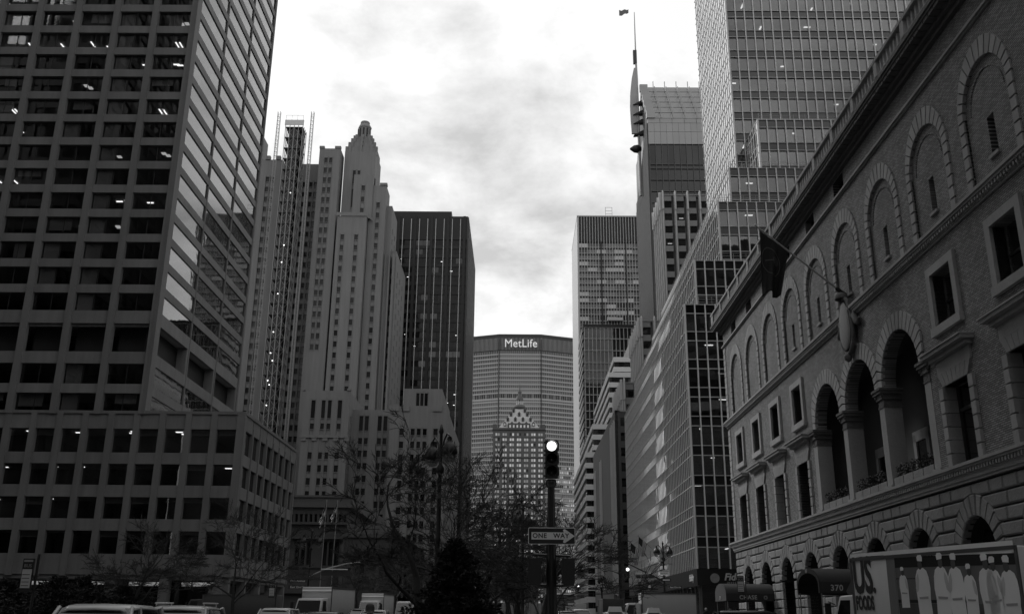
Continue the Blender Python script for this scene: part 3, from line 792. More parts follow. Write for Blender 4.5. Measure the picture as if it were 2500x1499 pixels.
for i in range(6):
    for j in range(8):
        xa = X0 + .6 + 4.1 * j; t0, t1 = i / 6 + .008, (i + 1) / 6 - .008
        p = [(xa, sy(t0), sz(t0)), (xa + 4.02, sy(t0), sz(t0)), (xa + 4.02, sy(t1), sz(t1)), (xa, sy(t1), sz(t1))]
        T.part('roof_panel', MB().prism(p, [(x, y + .3, z - .3) for x, y, z in p]), mat('slanted_roof_glass', .22, .25, .08, .3))
    for j in range(5): T.box('roof_rib', pane_l, X0 + 4.1 * j + 4.5, X0 + 4.1 * j + 4.75, sy(i / 6) - .35, sy(i / 6) + .1, sz(i / 6), sz(i / 6) + 4.1)
    T.box('roof_step', pane_l, X0 - .2, X0 + 2.6, sy(i / 6) - .5, sy(i / 6) + .6, sz(i / 6), sz(i / 6) + 2.8)
T.part('roof_back', MB().prism([(X0 + .6, 285.4, 161.6), (X0 + .6, 301.8, 183.6), (X0 + .6, 318, 161.6)], [(76, 285.4, 161.6), (76, 301.8, 183.6), (76, 318, 161.6)]), flut)
ms = MB(); ms.tube([(41.5, 300, 140), (41.4, 300, 186), (41.35, 300, 198), (41.4, 300, 214)], [.5, .5, .28, .14], 8)
T.part('mast', ms, pane_l)
fn = [(40.5, 190.3), (39.6, 186), (38.9, 180), (38.65, 174.5), (38.75, 169), (39.0, 163.9), (40.9, 163.9), (41.2, 190.3)]
T.part('mast_fin', MB().prism([(x, 299.6, z) for x, z in fn], [(x, 300.4, z) for x, z in fn]), pane_l)
T.part('mast_box', MB().box(40.4, 41.7, 299.5, 300.5, 192.2, 197.7), flut)
for z in (175, 171, 167.5, 163): T.part('mast_bracket', MB().prism([(39.6, 299, z), (43.4, 299, z + 2.2), (43.4, 299, z + .6)], [(39.6, 301, z), (43.4, 301, z + 2.2), (43.4, 301, z + .6)]), black)
T.part('mast_pod', MB().lathe([(.3, -2.4), (1.3, -1), (1.5, .3), (.8, 1.6)], (40.6, 300, 158), 10, axis='x'), black)
T.done()

# banded stepped block
bandw = mat('white_band', .7, .7, .06, .2); bandn = mat('band_stone', .40, .75, .08, .2)
T = Thing('banded_block', 'stepped office block with white horizontal bands beyond the stone building on the right', 'building', (30, 295, 0))
for (x0, y0, za, zb) in ((18.6, 266, 0, 45.8), (20.8, 267.5, 45.8, 54.05), (25.9, 269, 54.05, 69.6), (27.6, 270.5, 69.6, 74.6)):
    T.part('core', MB().box(x0 + .5, 62, y0 + .5, 326, za, zb - .1), interior)
    z = zb
    while z - 1.45 > za - .1:
        T.part('band', MB().box(x0, 62, y0, y0 + .5, z - 1.45, z).box(x0, x0 + .5, y0 + .5, 326, z - 1.45, z), bandw if x0 < 100 else bandn)
        zl = max(z - 2.98, za)
        if z - 1.45 - zl > .3:
            for j in range(4): T.fb('window_pane', g_dark, ('N', y0), x0 + .3 + 1.4 * j, x0 + 1.6 + 1.4 * j, zl, z - 1.45, -.42, -.38)
            T.part('window_strip', MB().box(x0 + .3, x0 + .4, y0 + .5, 325.6, zl, z - 1.45), g_dark)
        z -= 2.98
T.part('roof_block', MB().prism([(32.4, 276, 74.6), (36.5, 276, 74.6), (36.5, 276, 82), (33.6, 276, 82)], [(32.4, 310, 74.6), (36.5, 310, 74.6), (36.5, 310, 82), (33.6, 310, 82)]), bandn)
T.done()

# stone building with pinned fins, stepped
st = mat('warm_granite', .34, .7, .08, .3, streak=.06); st2 = mat('granite_spandrel', .27, .7, .1, .3); stb = mat('dark_granite', .10, .5, .1, .3); pin = mat('pale_stone_fin', .58, .65, .06)
T = Thing('finned_stone_block', 'stepped granite office block with square windows and pale fins, beyond the glass block', 'building', (35, 226, 0))
for ti, (x0, y0, za, zb, x1) in enumerate(((20.0, 196, 0, 43.0, 66), (22.0, 198, 43, 49.5, 66), (26.4, 200, 49.5, 64, 66), (32.6, 202, 64, 95.2, 66))):
    yb_ = (256, 217, 218, 214)[ti]; T.part('core', MB().box(x0 + .6, x1, y0 + .6, yb_, za, zb - .2), stb)
    NF, EF = ('N', y0), ('E', x0); pit = 2.86; nc = 7 if ti == 3 else 5
    z = zb - 1.55; ri = 0
    while z - 1.75 > max(za, 5):
        for j in range(nc):
            a = x0 + .62 + pit * j + (.5 if ti == 0 else 0)
            T.fb('window_pane', g_dark, NF, a, a + 1.72, z - 1.75, z, -.5, -.46)
            T.fb('spandrel', st2 if ti else stb, NF, a, a + 1.72, z, z + 1.38, -.5, -.1)
            if ti == 3 and (ri * 5 + j * 3) % 7 == 1: T.fb('ceiling_light', lamp_d, NF, a + .5, a + 1.5, z - 1.15, z - 1.05, -.45, -.43)
        nE = {0: 0, 1: 6, 2: 6, 3: 4}[ti]
        for j in range(nE):
            a = y0 + .9 + 2.9 * j
            T.fb('window_pane', g_dark, EF, a, a + 1.8, z - 1.75, z, -.5, -.46); T.fb('spandrel', st2, EF, a, a + 1.8, z, z + 1.38, -.5, -.08)
        z -= 3.13; ri += 1
    for j in range(nc + 1):
        a = x0 + pit * j - (0 if j else 0)
        T.fb('pier', st if ti else stb, NF, a, a + .62 + (.5 if ti == 0 and j == 0 else 0), za, zb, -.55, .0)
        if ti:
            T.part('stone_fin', MB().box(a + .12, a + .5, y0 - .45, y0 - .02, zb - 3.8, zb + .5).prism([(a + .12, y0 - .45, zb + .5), (a + .5, y0 - .45, zb + .5), (a + .5, y0 - .02, zb + .5), (a + .12, y0 - .02, zb + .5)], [(a + .28, y0 - .25, zb + 1.0), (a + .34, y0 - .25, zb + 1.0), (a + .34, y0 - .2, zb + 1.0), (a + .28, y0 - .2, zb + 1.0)]), pin)
            T.fb('fin_tail', pin, NF, a + .22, a + .4, za, zb - 3.8, .0, .2)
    for j in range(({0: 0, 1: 6, 2: 6, 3: 4}[ti]) + 1 if ti else 0):
        a = y0 + 2.9 * j
        T.fb('pier', st, EF, a + .01, a + .9, za, zb, -.55, .0)
        T.fb('stone_fin', pin, EF, a + .25, a + .62, zb - 3.8, zb + .7, .02, .5)
        T.fb('fin_tail', pin, EF, a + .35, a + .52, za, zb - 3.8, .0, .22)
    T.part('cornice', MB().box(x0 - .05, x1, y0 - .06, y0 + .5, zb - .18, zb + .02) if ti else MB().box(x0, x1, y0, y0 + .5, zb - .3, zb), st)
    if ti == 0:
        T.part('side_wall', MB().box(x0, x0 + .6, y0, 256, 0, zb), stb)
        for y in (196.6, 199.2, 201.8, 204.4, 230, 233, 248, 251): T.fb('side_fin', pin, EF, y, y + .35, 8, 41 if y < 210 else 38, 0, .35)
        for y in (196.8, 200, 203.2): T.fb('shop_window', g_dark, EF, y + .3, y + 2.6, .3, 6.5, .01, .06)
T.done()

# ---------------------------------------------------------------- right: stepped glass block ("wedding cake") with tower
spn = glass('dark_glass_spandrel', f0=.03, opaque=.012, rough=.05, wave=.004, p=1.9)
alu2 = mat('silver_mullion', .75, .4, .06, .4)
T = Thing('stepped_glass_block', 'silver gridded glass office block stepping back to a tall tower behind the brick club', 'building', (40, 145, 0))
gr = random.Random(21)
def glass_mass(x0, y0, x1, y1, z0, z1, nN, fh=3.45, pN=1.25, pE=1.25, lights=.12, blinds=.45, eb=True):
    NF, EF = ('N', y0), ('E', x0)
    T.part('core', MB().box(x0 + 5, x1, y0 + 5, y1, z0, z1 - .3), interior)
    zt = z1; fl = []
    while zt - .6 > z0:
        a = zt - 1.2; b = max(zt - fh, z0)
        fl.append((zt, a, b)); zt -= fh
    wN = min(x1, x0 + nN * pN)
    nE = int((y1 - y0) / pE)
    for (t, a, b) in fl:
        T.box('floor_slab', ceiling, x0 + .3, x1, y0 + .3, y1, a + .1, t - .15)
        T.part('rail', MB().box(x0, wN, y0 - .03, y0 + .12, a - .06, a + .06).box(x0, wN, y0 - .03, y0 + .12, t - .1, t).box(x0 - .02, x0 + .12, y0 + .12, y1, a - .06, a + .06).box(x0 - .03, x0 + .12, y0 + .12, y1, t - .1, t), alu)
        for j in range(nN):
            u = x0 + .1 + pN * j
            if u + pN > x1: break
            T.fb('spandrel_panel', spn, NF, u, u + pN - .05, a, t, -.2, -.12)
            if a - b < .4: continue
            T.fb('window_pane', g_curtain, NF, u, u + pN - .05, b, a, -.2, -.17)
            q = gr.random()
            if q < blinds:
                dr = gr.choice((.35, .5, .8, .8, 1.2, 2.4))
                T.fb('window_blind', blindm, NF, u + .04, u + pN - .1, max(a - dr, b), a, -.42, -.4)
            elif q < blinds + .12: T.fb('window_blind', blindm, NF, u + gr.uniform(.05, .5), u + gr.uniform(.6, 1.1), b, a, -.9, -.86)
            if gr.random() < lights and a - b > 2:
                dd = gr.uniform(1.2, 2.6)
                if gr.random() < .5: T.fb('ceiling_light', lamp, NF, u + .2, u + .42, a + .02, a + .09, -dd - 1.2, -dd)
                else: T.fb('ceiling_light', lamp, NF, u + .1, u + 1.1, a + .02, a + .09, -dd - .24, -dd)
        for j in range(nE):
            u = y0 + .1 + pE * j
            T.fb('spandrel_panel', spn, EF, u, u + pE - .05, a, t, -.06, -.03)
            if a - b > .4: T.fb('window_pane', g_curtain, EF, u, u + pE - .05, b, a, -.06, -.03)
    for j in range(nN + 1):
        u = x0 + pN * j
        if u < x1: T.fb('mullion', alu2, NF, u - .02, u + .12, z0, z1, -.18, .1)
    for j in range(nE + 1): T.fb('mullion', alu2, EF, y0 + pE * j - .02, y0 + pE * j + .08, z0, z1, -.08, .03)
    T.part('corner_post', MB().box(x0 - .06, x0 + .2, y0 - .06, y0 + .2, z0, z1), alu)
    T.part('roof', MB().box(x0 + .13, x1, y0 + .13, y1, z1 - .12, z1 - .02), mat('roof_deck', .12))
    if z1 < 80:
        ra = MB()
        for dz in (.35, .7, 1.05): ra.tube([(x0 + .3, y1, z1 + dz), (x0 + .3, y0 + .3, z1 + dz), (wN, y0 + .3, z1 + dz)], .022, 5)
        for j in range(int((wN - x0) / 1.6)): ra.tube([(x0 + .3 + 1.6 * j, y0 + .3, z1), (x0 + .3 + 1.6 * j, y0 + .3, z1 + 1.08)], .022, 5)
        T.part('roof_railing', ra, alu)
glass_mass(20.0, 110.3, 58, 178, 7.0, 38.15, 12)
glass_mass(22.0, 112.7, 58, 178, 38.15, 44.8, 12)
glass_mass(25.7, 114.0, 58, 178, 44.8, 53.5, 14)
glass_mass(27.7, 115.0, 58, 178, 53.5, 58.9, 14)
glass_mass(32.3, 116.0, 58, 123, 58.9, 66.7, 18)
glass_mass(30.8, 123.0, 64, 145, 58.9, 134, 24, pN=1.36, lights=.16)
band = mat('black_sign_band', .012, .35, .1)
T.part('sign_band', MB().box(20.0, 58, 110.3, 178, 5.2, 7.0), band)
T.part('shopfront', MB().box(20.4, 58, 110.8, 178, 0, 5.2), g_dark)
for j in range(12): T.fb('shop_post', mat('dark_rail', .09), ('N', 110.8), 20.4 + 2.6 * j, 20.55 + 2.6 * j, 0, 5.2, 0, .1)
for j in range(26): T.fb('shop_post', mat('dark_rail', .09), ('E', 20.4), 111 + 2.6 * j, 111.15 + 2.6 * j, 0, 5.2, 0, .1)
signw = mat('pale_sign_letters', .62, .6, .08)
o = T.part('sign_disc', MB().lathe([(.52, 0), (.52, .06)], (21.95, 110.2, 6.0), 24, False, 'y'), mat('grey_sign_disc', .3, .6, .3, 4))
letters(T, 'lettering', 'Fidelity', signw, (24.5, 110.24, 6.12), size=1.05, ext=.03, shear=.25, bold=.03)
letters(T, 'lettering', 'INVESTMENTS', signw, (24.5, 110.26, 5.52), size=.26, ext=.015, space=1.6)
letters(T, 'lettering', 'Fidelity', signw, (19.93, 113.6, 6.1), 'E', size=1.0, ext=.03, shear=.25, bold=.03)
for y in (150, 157): letters(T, 'lettering', 'Fidelity', signw, (19.93, y, 6.1), 'E', size=1.0, ext=.03, shear=.25, bold=.03)
T.done()
# ---------------------------------------------------------------- right foreground: brick and stone club house
def brick_mat(name, c, mortar):
    m = bpy.data.materials.new(name); m.use_nodes = True; t = m.node_tree; b = t.nodes['Principled BSDF']; b.inputs['Roughness'].default_value = .85
    b.inputs['Specular IOR Level'].default_value = .25
    geo = t.nodes.new('ShaderNodeNewGeometry'); sp = t.nodes.new('ShaderNodeSeparateXYZ'); cb = t.nodes.new('ShaderNodeCombineXYZ')
    t.links.new(geo.outputs['Position'], sp.inputs[0]); t.links.new(sp.outputs[1], cb.inputs[0]); t.links.new(sp.outputs[2], cb.inputs[1])
    br = t.nodes.new('ShaderNodeTexBrick'); t.links.new(cb.outputs[0], br.inputs['Vector'])
    br.inputs['Scale'].default_value = 1.0; br.inputs['Brick Width'].default_value = .30; br.inputs['Row Height'].default_value = .092; br.inputs['Mortar Size'].default_value = .014
    br.inputs['Mortar Smooth'].default_value = .2; br.inputs['Bias'].default_value = -.1
    br.inputs['Color1'].default_value = (c * .78,) * 3 + (1,); br.inputs['Color2'].default_value = (c * 1.28,) * 3 + (1,); br.inputs['Mortar'].default_value = (mortar,) * 3 + (1,)
    nz = t.nodes.new('ShaderNodeTexNoise'); nz.inputs['Scale'].default_value = .6; nz.inputs['Detail'].default_value = 7; mpn = t.nodes.new('ShaderNodeMapping'); mpn.inputs['Scale'].default_value = (1, 1, .45); t.links.new(geo.outputs['Position'], mpn.inputs[0]); t.links.new(mpn.outputs[0], nz.inputs['Vector'])
    ma = t.nodes.new('ShaderNodeMath'); ma.operation = 'MULTIPLY_ADD'; ma.inputs[1].default_value = .8; ma.inputs[2].default_value = .6; t.links.new(nz.outputs[0], ma.inputs[0])
    vm = t.nodes.new('ShaderNodeVectorMath'); vm.operation = 'SCALE'; t.links.new(br.outputs['Color'], vm.inputs[0]); t.links.new(ma.outputs[0], vm.inputs['Scale'])
    t.links.new(vm.outputs[0], b.inputs['Base Color'])
    bn = t.nodes.new('ShaderNodeBump'); bn.inputs['Strength'].default_value = .7; bn.inputs['Distance'].default_value = .02; bn.invert = True
    t.links.new(br.outputs['Fac'], bn.inputs['Height']); t.links.new(bn.outputs[0], b.inputs['Normal'])
    MATS[name] = m; return m
brk = brick_mat('rough_brick', .27, .05)
stn = mat('club_limestone', .32, .8, .2, .5, .3, 7, fine=.14, streak=.16)
sto = mat('rusticated_stone', .25, .85, .26, .6, .6, 9, fine=.16, streak=.2)
stc = mat('carved_cornice_stone', .12, .85, .2, 1.2, 1.0, 5, fine=.2)
joint = mat('dark_joint', .03, .95, .1)
T = Thing('brick_club_house', 'long brick and stone club house with blind arches, loggia and balustrade, right foreground', 'building', (26, 55, 0))
F = ('E', 20.0); PIT = 6.13; CB = [54.7 + PIT * (5 - i) for i in range(11)]; U0, U1 = 19.4, 90.0
LOG = (4, 5, 6)
w = MB()
def wbox(u0, u1, z0, z1, d0, d1, mb=None):
    p, q = fp(F, u0, z0, d0), fp(F, u1, z1, d1); (mb or w).box(min(p[0], q[0]), max(p[0], q[0]), u0, u1, z0, z1)
def qprism(mb, poly, d0, d1): mb.prism([fp(F, u, z, d1) for u, z in poly], [fp(F, u, z, d0) for u, z in poly])
edges = [U1] + [(CB[i] + CB[i + 1]) / 2 for i in range(10)] + [U0]
for i, c in enumerate(CB):
    a, b = edges[i + 1], edges[i]
    if i in LOG:
        hw = 2.5
        wbox(a, c - 2.72, 8.3, 13.8, -.7, 0) if i == LOG[-1] else None
        wbox(c + 2.72, b, 8.3, 13.8, -.7, 0) if i == LOG[0] else None
        wbox(a, c - hw, 13.8, 16.3, -.7, 0); wbox(c + hw, b, 13.8, 16.3, -.7, 0)
        arch_cut(w, F, c, hw, 13.8, 16.3, -.7, 0, 12); wbox(a, b, 16.3, 18.9, -.7, 0)
    else:
        wall_grid(w, F, a, b, 8.3, 13.5, [(c - 1.28, c + 1.28)], [(8.36, 12.1)], -.7, 0)
        wall_grid(w, F, a, b, 13.5, 18.9, [(c - 1.08, c + 1.08)], [(14.95, 17.55)], -.7, 0)
    # upper storey with the blind arch
    wbox(a, c - 1.95, 19.5, 25.0, -.4, 0); wbox(c + 1.95, b, 19.5, 25.0, -.4, 0); arch_cut(w, F, c, 1.95, 23.05, 25.0, -.4, 0, 12)
    wbox(a, b, 25.0, 26.8, -.4, 0)
    if i in (3, 4, 5, 6, 7, 8): wall_grid(w, F, c - 1.95, c + 1.95, 19.5, 25.0, [(c - .28, c + .28)], [(20.5, 22.3)], -.8, -.09)
    else: wbox(c - 1.95, c + 1.95, 19.5, 25.0, -.8, -.09)
    wall_grid(w, F, a, b, 27.0, 28.3, [(c - .95, c + .95)] if i < 6 else [], [(27.1, 28.15)], -.5, 0)
w.box(20.83, 48, 19.9, 89.2, 18.9, 28.2); w.box(20.42, 20.83, 19.9, 89.2, 18.4, 19.45); w.box(20.42, 20.83, 19.9, 89.2, 25.05, 27.05)
w.box(23.65, 48, 19.9, 89.2, 0, 18.9); w.box(20.9, 48, 89.3, 90.0, 0, 28.2); w.box(20.9, 48, 19.4, 19.8, 0, 28.2)
T.part('brick_wall', w, brk)
# rusticated ground storey: dark joints behind, every block proud
g = MB()
for i, c in enumerate(CB):
    a, b = edges[i + 1], edges[i]
    wbox(a, c - 1.6, 0, 6.05, -.9, -.14, g); wbox(c + 1.6, b, 0, 6.05, -.9, -.14, g); arch_cut(g, F, c, 1.6, 4.45, 6.05, -.9, -.14, 12); wbox(a, b, 6.05, 7.6, -.9, -.14, g)
T.part('backing_wall', g, joint)
_cache = {}
def pillow(key, poly, d0, d1, ins, m):
    """a stone with chamfered front, drawn round its own origin"""
    if key in _cache: return _cache[key]
    cu = sum(p[0] for p in poly) / len(poly); cz = sum(p[1] for p in poly) / len(poly)
    def shrink(p):
        l = math.hypot(p[0] - cu, p[1] - cz); ru, rz = abs(p[0] - cu), abs(p[1] - cz)
        return (cu + (p[0] - cu) * max(0, 1 - ins / max(ru, .02)), cz + (p[1] - cz) * max(0, 1 - ins / max(rz, .02)))
    n = len(poly); A_ = [(-d0, u, z) for u, z in poly]; dm = d1 - ins * .8; B_ = [(-dm, u, z) for u, z in poly]; C_ = [(-d1,) + shrink(p) for p in poly]
    mb = MB(); mb.add(A_ + B_ + C_, [tuple(range(2 * n, 3 * n))] + [(i, (i + 1) % n, n + (i + 1) % n, n + i) for i in range(n)] + [(n + i, n + (i + 1) % n, 2 * n + (i + 1) % n, 2 * n + i) for i in range(n)])
    _cache[key] = mb.mesh(key[0], m); return _cache[key]
def ring(name, c, zs, r, ow, oh, n, d0, d1, m, clip=None, ins=.03, gap=.012, a0=0.0, a1=math.pi):
    for k in range(n):
        p0 = a0 + (a1 - a0) * k / n + gap; p1 = a0 + (a1 - a0) * (k + 1) / n - gap
        pts = [(r * math.cos(p0), r * math.sin(p0)), None, None, (r * math.cos(p1), r * math.sin(p1))]
        def outer(a):
            ca, sa = math.cos(a), math.sin(a); t = 1 / math.sqrt((ca / ow) ** 2 + (sa / oh) ** 2)
            if clip and abs(t * ca) > clip: t = clip / abs(ca)
            return (t * ca, t * sa)
        pts[1], pts[2] = outer(p0), outer(p1)
        if clip and abs(pts[2][0]) < clip - 1e-3 < abs(pts[1][0]) + 1e-3 or clip and abs(pts[1][0]) < clip - 1e-3 < abs(pts[2][0]) + 1e-3:
            pass
        T.put(name, pillow((name, round(r, 3), n, k, round(ow, 3)), pts, d0, d1, ins, m), (20.0, c, zs))
def stone_rect(name, u0, u1, z0, z1, d0, d1, m, ins=.03):
    du, dz = u1 - u0, z1 - z0
    me = pillow((name, round(du, 2), round(dz, 2), round(d1, 2)), [(-du / 2, -dz / 2), (du / 2, -dz / 2), (du / 2, dz / 2), (-du / 2, dz / 2)], d0, d1, ins, m)
    T.put(name, me, (20.0, (u0 + u1) / 2, (z0 + z1) / 2))
CH, Z0 = .62, .62
OW, OH, ZS = 2.32, 2.52, 4.45
def edge(z):
    if z <= ZS: return OW
    t = (z - ZS) / OH
    return OW * math.sqrt(max(0, 1 - t * t)) if t < 1 else 0.0
br_ = random.Random(2)
for ci in range(12):
    za, zb = Z0 + CH * (ci - 1), Z0 + CH * ci
    if zb > 7.5: zb = 7.5
    if zb - za < .2: continue
    za += .042; zb -= .042
    for i in range(len(CB) + 1):
        left = CB[i] if i < len(CB) else None          # lower y side
        right = CB[i - 1] if i > 0 else None
        lo = (lambda z: left + edge(z)) if left is not None else (lambda z: U0)
        hi = (lambda z: right - edge(z)) if right is not None else (lambda z: U1)
        A0, A1, B0, B1 = lo(za), lo(zb), hi(za), hi(zb)
        mid = (A0 + B0) / 2; L_ = B0 - A0
        n = max(1, int(round(L_ / 1.25))); sh = .22 if ci % 2 else 0.0
        cuts = [mid + (k - n / 2) * (L_ / n) + (sh if 0 < k < n else 0) for k in range(n + 1)]
        for k in range(n):
            b0 = A0 + .02 if k == 0 else cuts[k] + .03; b1 = A1 + .02 if k == 0 else cuts[k] + .03
            e0 = B0 - .02 if k == n - 1 else cuts[k + 1] - .03; e1 = B1 - .02 if k == n - 1 else cuts[k + 1] - .03
            if e0 - b0 < .12: continue
            cen = (b0 + e0) / 2
            zc_ = ZS + OH
            if za < zc_ < zb: poly = [(b0 - cen, za), (e0 - cen, za), (e1 - cen, zc_), (e1 - cen, zb), (b1 - cen, zb), (b1 - cen, zc_)]
            else: poly = [(b0 - cen, za), (e0 - cen, za), (e1 - cen, zb), (b1 - cen, zb)]
            if e1 - b1 < .05: continue
            key = ('ashlar_block', ci) + tuple(round(p[0], 2) for p in poly)
            T.put('ashlar_block', pillow(key, poly, -.2, .06 + br_.uniform(0, .0), .06, sto), (20.0, cen, 0))
for c in CB:
    ring('voussoir', c, ZS, 1.6, OW, OH, 13, -.3, .09, sto, ins=.05, gap=.02)
    for ci in range(1, 8):
        za, zb = Z0 + CH * (ci - 1) - CH + .02, Z0 + CH * ci - CH - .02
        if zb > ZS: break
        for s_ in (-1, 1):
            u0, u1 = (c + 1.6, c + OW - .02) if s_ > 0 else (c - OW + .02, c - 1.6)
            stone_rect('jamb_block', u0, u1, max(za, 0), zb, -.7, .07, sto, .05)
# blind arches, loggia arches: soiled joints show between the stones
def bed(c, z0, zs, r, ow, oh, clip=None):
    mb = MB(); n = 24
    for k in range(n):
        p = []
        for a in (math.pi * k / n, math.pi * (k + 1) / n):
            ca, sa = math.cos(a), math.sin(a); t = 1 / math.sqrt((ca / ow) ** 2 + (sa / oh) ** 2)
            if clip and abs(t * ca) > clip: t = clip / abs(ca)
            p += [(c + (r + .01) * ca, zs + (r + .01) * sa), (c + (t - .02) * ca, zs + (t - .02) * sa)]
        qprism(mb, [p[0], p[1], p[3], p[2]], -.02, .012)
    if zs > z0:
        for s_ in (-1, 1): wbox(min(c + s_ * (r + .01), c + s_ * (ow - .03)), max(c + s_ * (r + .01), c + s_ * (ow - .03)), z0, zs, -.02, .012, mb)
    T.part('joint_bed', mb, joint)
for i, c in enumerate(CB):
    ring('voussoir', c, 23.05, 1.95, 2.42, 2.9, 15, -.085, .09, stn, ins=.012, gap=.016); bed(c, 19.6, 23.05, 1.95, 2.42, 2.9)
    for k in range(6):
        for s_ in (-1, 1):
            u0, u1 = (c + 1.95, c + 2.4) if s_ > 0 else (c - 2.4, c - 1.95)
            stone_rect('jamb_block', u0, u1, 19.62 + .572 * k + .04, 19.62 + .572 * (k + 1) - .04, -.085, .09, stn, .012)
    if i in (3, 4, 5, 6, 7, 8):
        T.fb('slit_window', g_dark, F, c - .28, c + .28, 20.5, 22.3, -.78, -.74); T.fb('slit_sill', stn, F, c - .4, c + .4, 20.36, 20.5, -.2, .04)
    wr_ = MB(); a = [fp(F, c + 1.5 * math.cos(math.pi * j / 16), 23.0 + 1.5 * math.sin(math.pi * j / 16), -.08) for j in range(17)]
    wr_.tube(a, .035, 4); T.part('brick_arch_rib', wr_, brk)
    if i < 6: T.fb('frieze_window', g_dark, F, c - .95, c + .95, 27.1, 28.15, -.45, -.42)
    if i in LOG:
        ring('voussoir', c, 13.8, 2.5, 3.45, 3.45, 19, -.1, .1, stn, clip=3.055, ins=.014, gap=.014); bed(c, 13.8, 13.8, 2.5, 3.45, 3.45, 3.055)
    else:
        # tall window of the main floor: quoined surround, flat arch, hood
        for k in range(6):
            for s_ in (-1, 1):
                u0, u1 = (c + 1.28, c + 1.72) if s_ > 0 else (c - 1.72, c - 1.28)
                stone_rect('jamb_block', u0, u1, 8.36 + .622 * k + .035, 8.36 + .622 * (k + 1) - .025, -.5, .14, stn, .015)
        lp = MB(); wbox(c - 1.72, c + 1.72, 12.75, 13.35, -.3, .1, lp); T.part('lintel', lp, stn)
        for k in range(7):
            a0, a1 = -1.28 + 2.56 * k / 7 + .012, -1.28 + 2.56 * (k + 1) / 7 - .012; f_ = 1.34
            T.put('voussoir', pillow(('flat_voussoir', k), [(a0, 12.1), (a1, 12.1), (a1 * f_, 12.74), (a0 * f_, 12.74)], -.5, .115, .012, stn), (20.0, c, 0))
        hd = MB(); wbox(c - 1.95, c + 1.95, 13.35, 13.55, -.2, .35, hd); wbox(c - 2.15, c + 2.15, 13.55, 13.72, -.2, .62, hd); wbox(c - 2.2, c + 2.2, 13.72, 13.8, -.2, .7, hd); T.part('hood', hd, stn)
        T.fb('window_pane', g_dark, F, c - 1.28, c + 1.28, 8.36, 12.1, -.62, -.6)
        fr_ = MB(); wbox(c - .06, c + .06, 8.36, 12.1, -.6, -.52, fr_); wbox(c - 1.28, c + 1.28, 10.9, 11.05, -.6, -.5, fr_); wbox(c - 1.28, c - 1.18, 8.36, 12.1, -.6, -.5, fr_); wbox(c + 1.18, c + 1.28, 8.36, 12.1, -.6, -.5, fr_)
        T.part('window_frame', fr_, frame)
        T.fb('curtain', blindm, F, c - .9, c - .45, 8.4, 11.9, -.75, -.72)
        # mezzanine window
        for (u0, u1, z0, z1, d) in ((c - 1.5, c - 1.08, 14.95, 17.55, .16), (c + 1.08, c + 1.5, 14.95, 17.55, .16), (c - 1.5, c + 1.5, 17.55, 17.97, .16), (c - 1.55, c + 1.55, 14.55, 14.95, .22)):
            T.fb('window_surround', stn, F, u0, u1, z0, z1, -.5, d)
        T.fb('window_pane', g_dark if i < 7 else glass('mirror_pane', f0=.28, opaque=.02, rough=.03, wave=.05), F, c - 1.08, c + 1.08, 14.95, 17.55, -.62, -.6)
        T.fb('sash_bar', frame, F, c - 1.08, c + 1.08, 16.2, 16.3, -.6, -.52)
        if i >= 7: T.fb('roller_blind', blindm, F, c - .85, c + .2, 14.98, 16.2, -.58, -.56)
    # ground arch infill
    if i in (4, 6):
        T.part('arch_infill', MB().box(20.85, 20.95, c - 1.6, c + 1.6, 0, 6.05), stn); T.fb('doorway', g_dark, F, c - .2, c + 1.0, 0, 5.0, -.86, -.84)
    else:
        T.part('arch_window', MB().box(20.85, 20.9, c - 1.6, c + 1.6, 0, 6.05), g_dark)
        T.fb('arch_bar', frame, F, c - .06, c + .06, 0, 6.0, -.86, -.8); T.fb('arch_bar', frame, F, c - 1.6, c + 1.6, 4.2, 4.35, -.86, -.8)
        T.fb('arch_panel', mat('shop_panel', .11, .7, .15), F, c - 1.5, c - .15, .3, 4.1, -.84, -.82)
# loggia: piers with capitals, deep porch, planted parapet
for k, u in enumerate([CB[LOG[0]] + 3.065, (CB[4] + CB[5]) / 2, (CB[5] + CB[6]) / 2, CB[LOG[-1]] - 3.065]):
    pr_ = MB(); wbox(u - .36, u + .36, 8.55, 12.75, -.95, .02, pr_); T.part('pier', pr_, stn)
    cp = MB()
    for (e, z0, z1) in ((.40, 12.75, 12.85), (.37, 12.85, 13.2), (.46, 13.2, 13.5), (.58, 13.5, 13.66), (.64, 13.66, 13.8)): wbox(u - e, u + e, z0, z1, -1.0, e - .34, cp)
    for s_ in (-1, 1):
        cp.lathe([(.05, -.06), (.13, -.05), (.13, .05), (.05, .06)], fp(F, u + s_ * .42, 13.42, .12), 10, axis='x')
    T.part('capital', cp, stc)
    bs = MB(); wbox(u - .46, u + .46, 8.3, 8.55, -1.0, .12, bs); T.part('pier_base', bs, stn)
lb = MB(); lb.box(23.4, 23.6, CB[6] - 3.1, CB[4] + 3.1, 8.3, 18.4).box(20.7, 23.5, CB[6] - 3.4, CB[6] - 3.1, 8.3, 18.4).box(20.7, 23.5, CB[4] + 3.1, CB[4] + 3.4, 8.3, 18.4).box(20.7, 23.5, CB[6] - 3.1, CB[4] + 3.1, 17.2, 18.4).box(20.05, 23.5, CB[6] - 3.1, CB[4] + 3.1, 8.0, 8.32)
T.part('loggia_wall', lb, mat('loggia_plaster', .10, .9, .1))
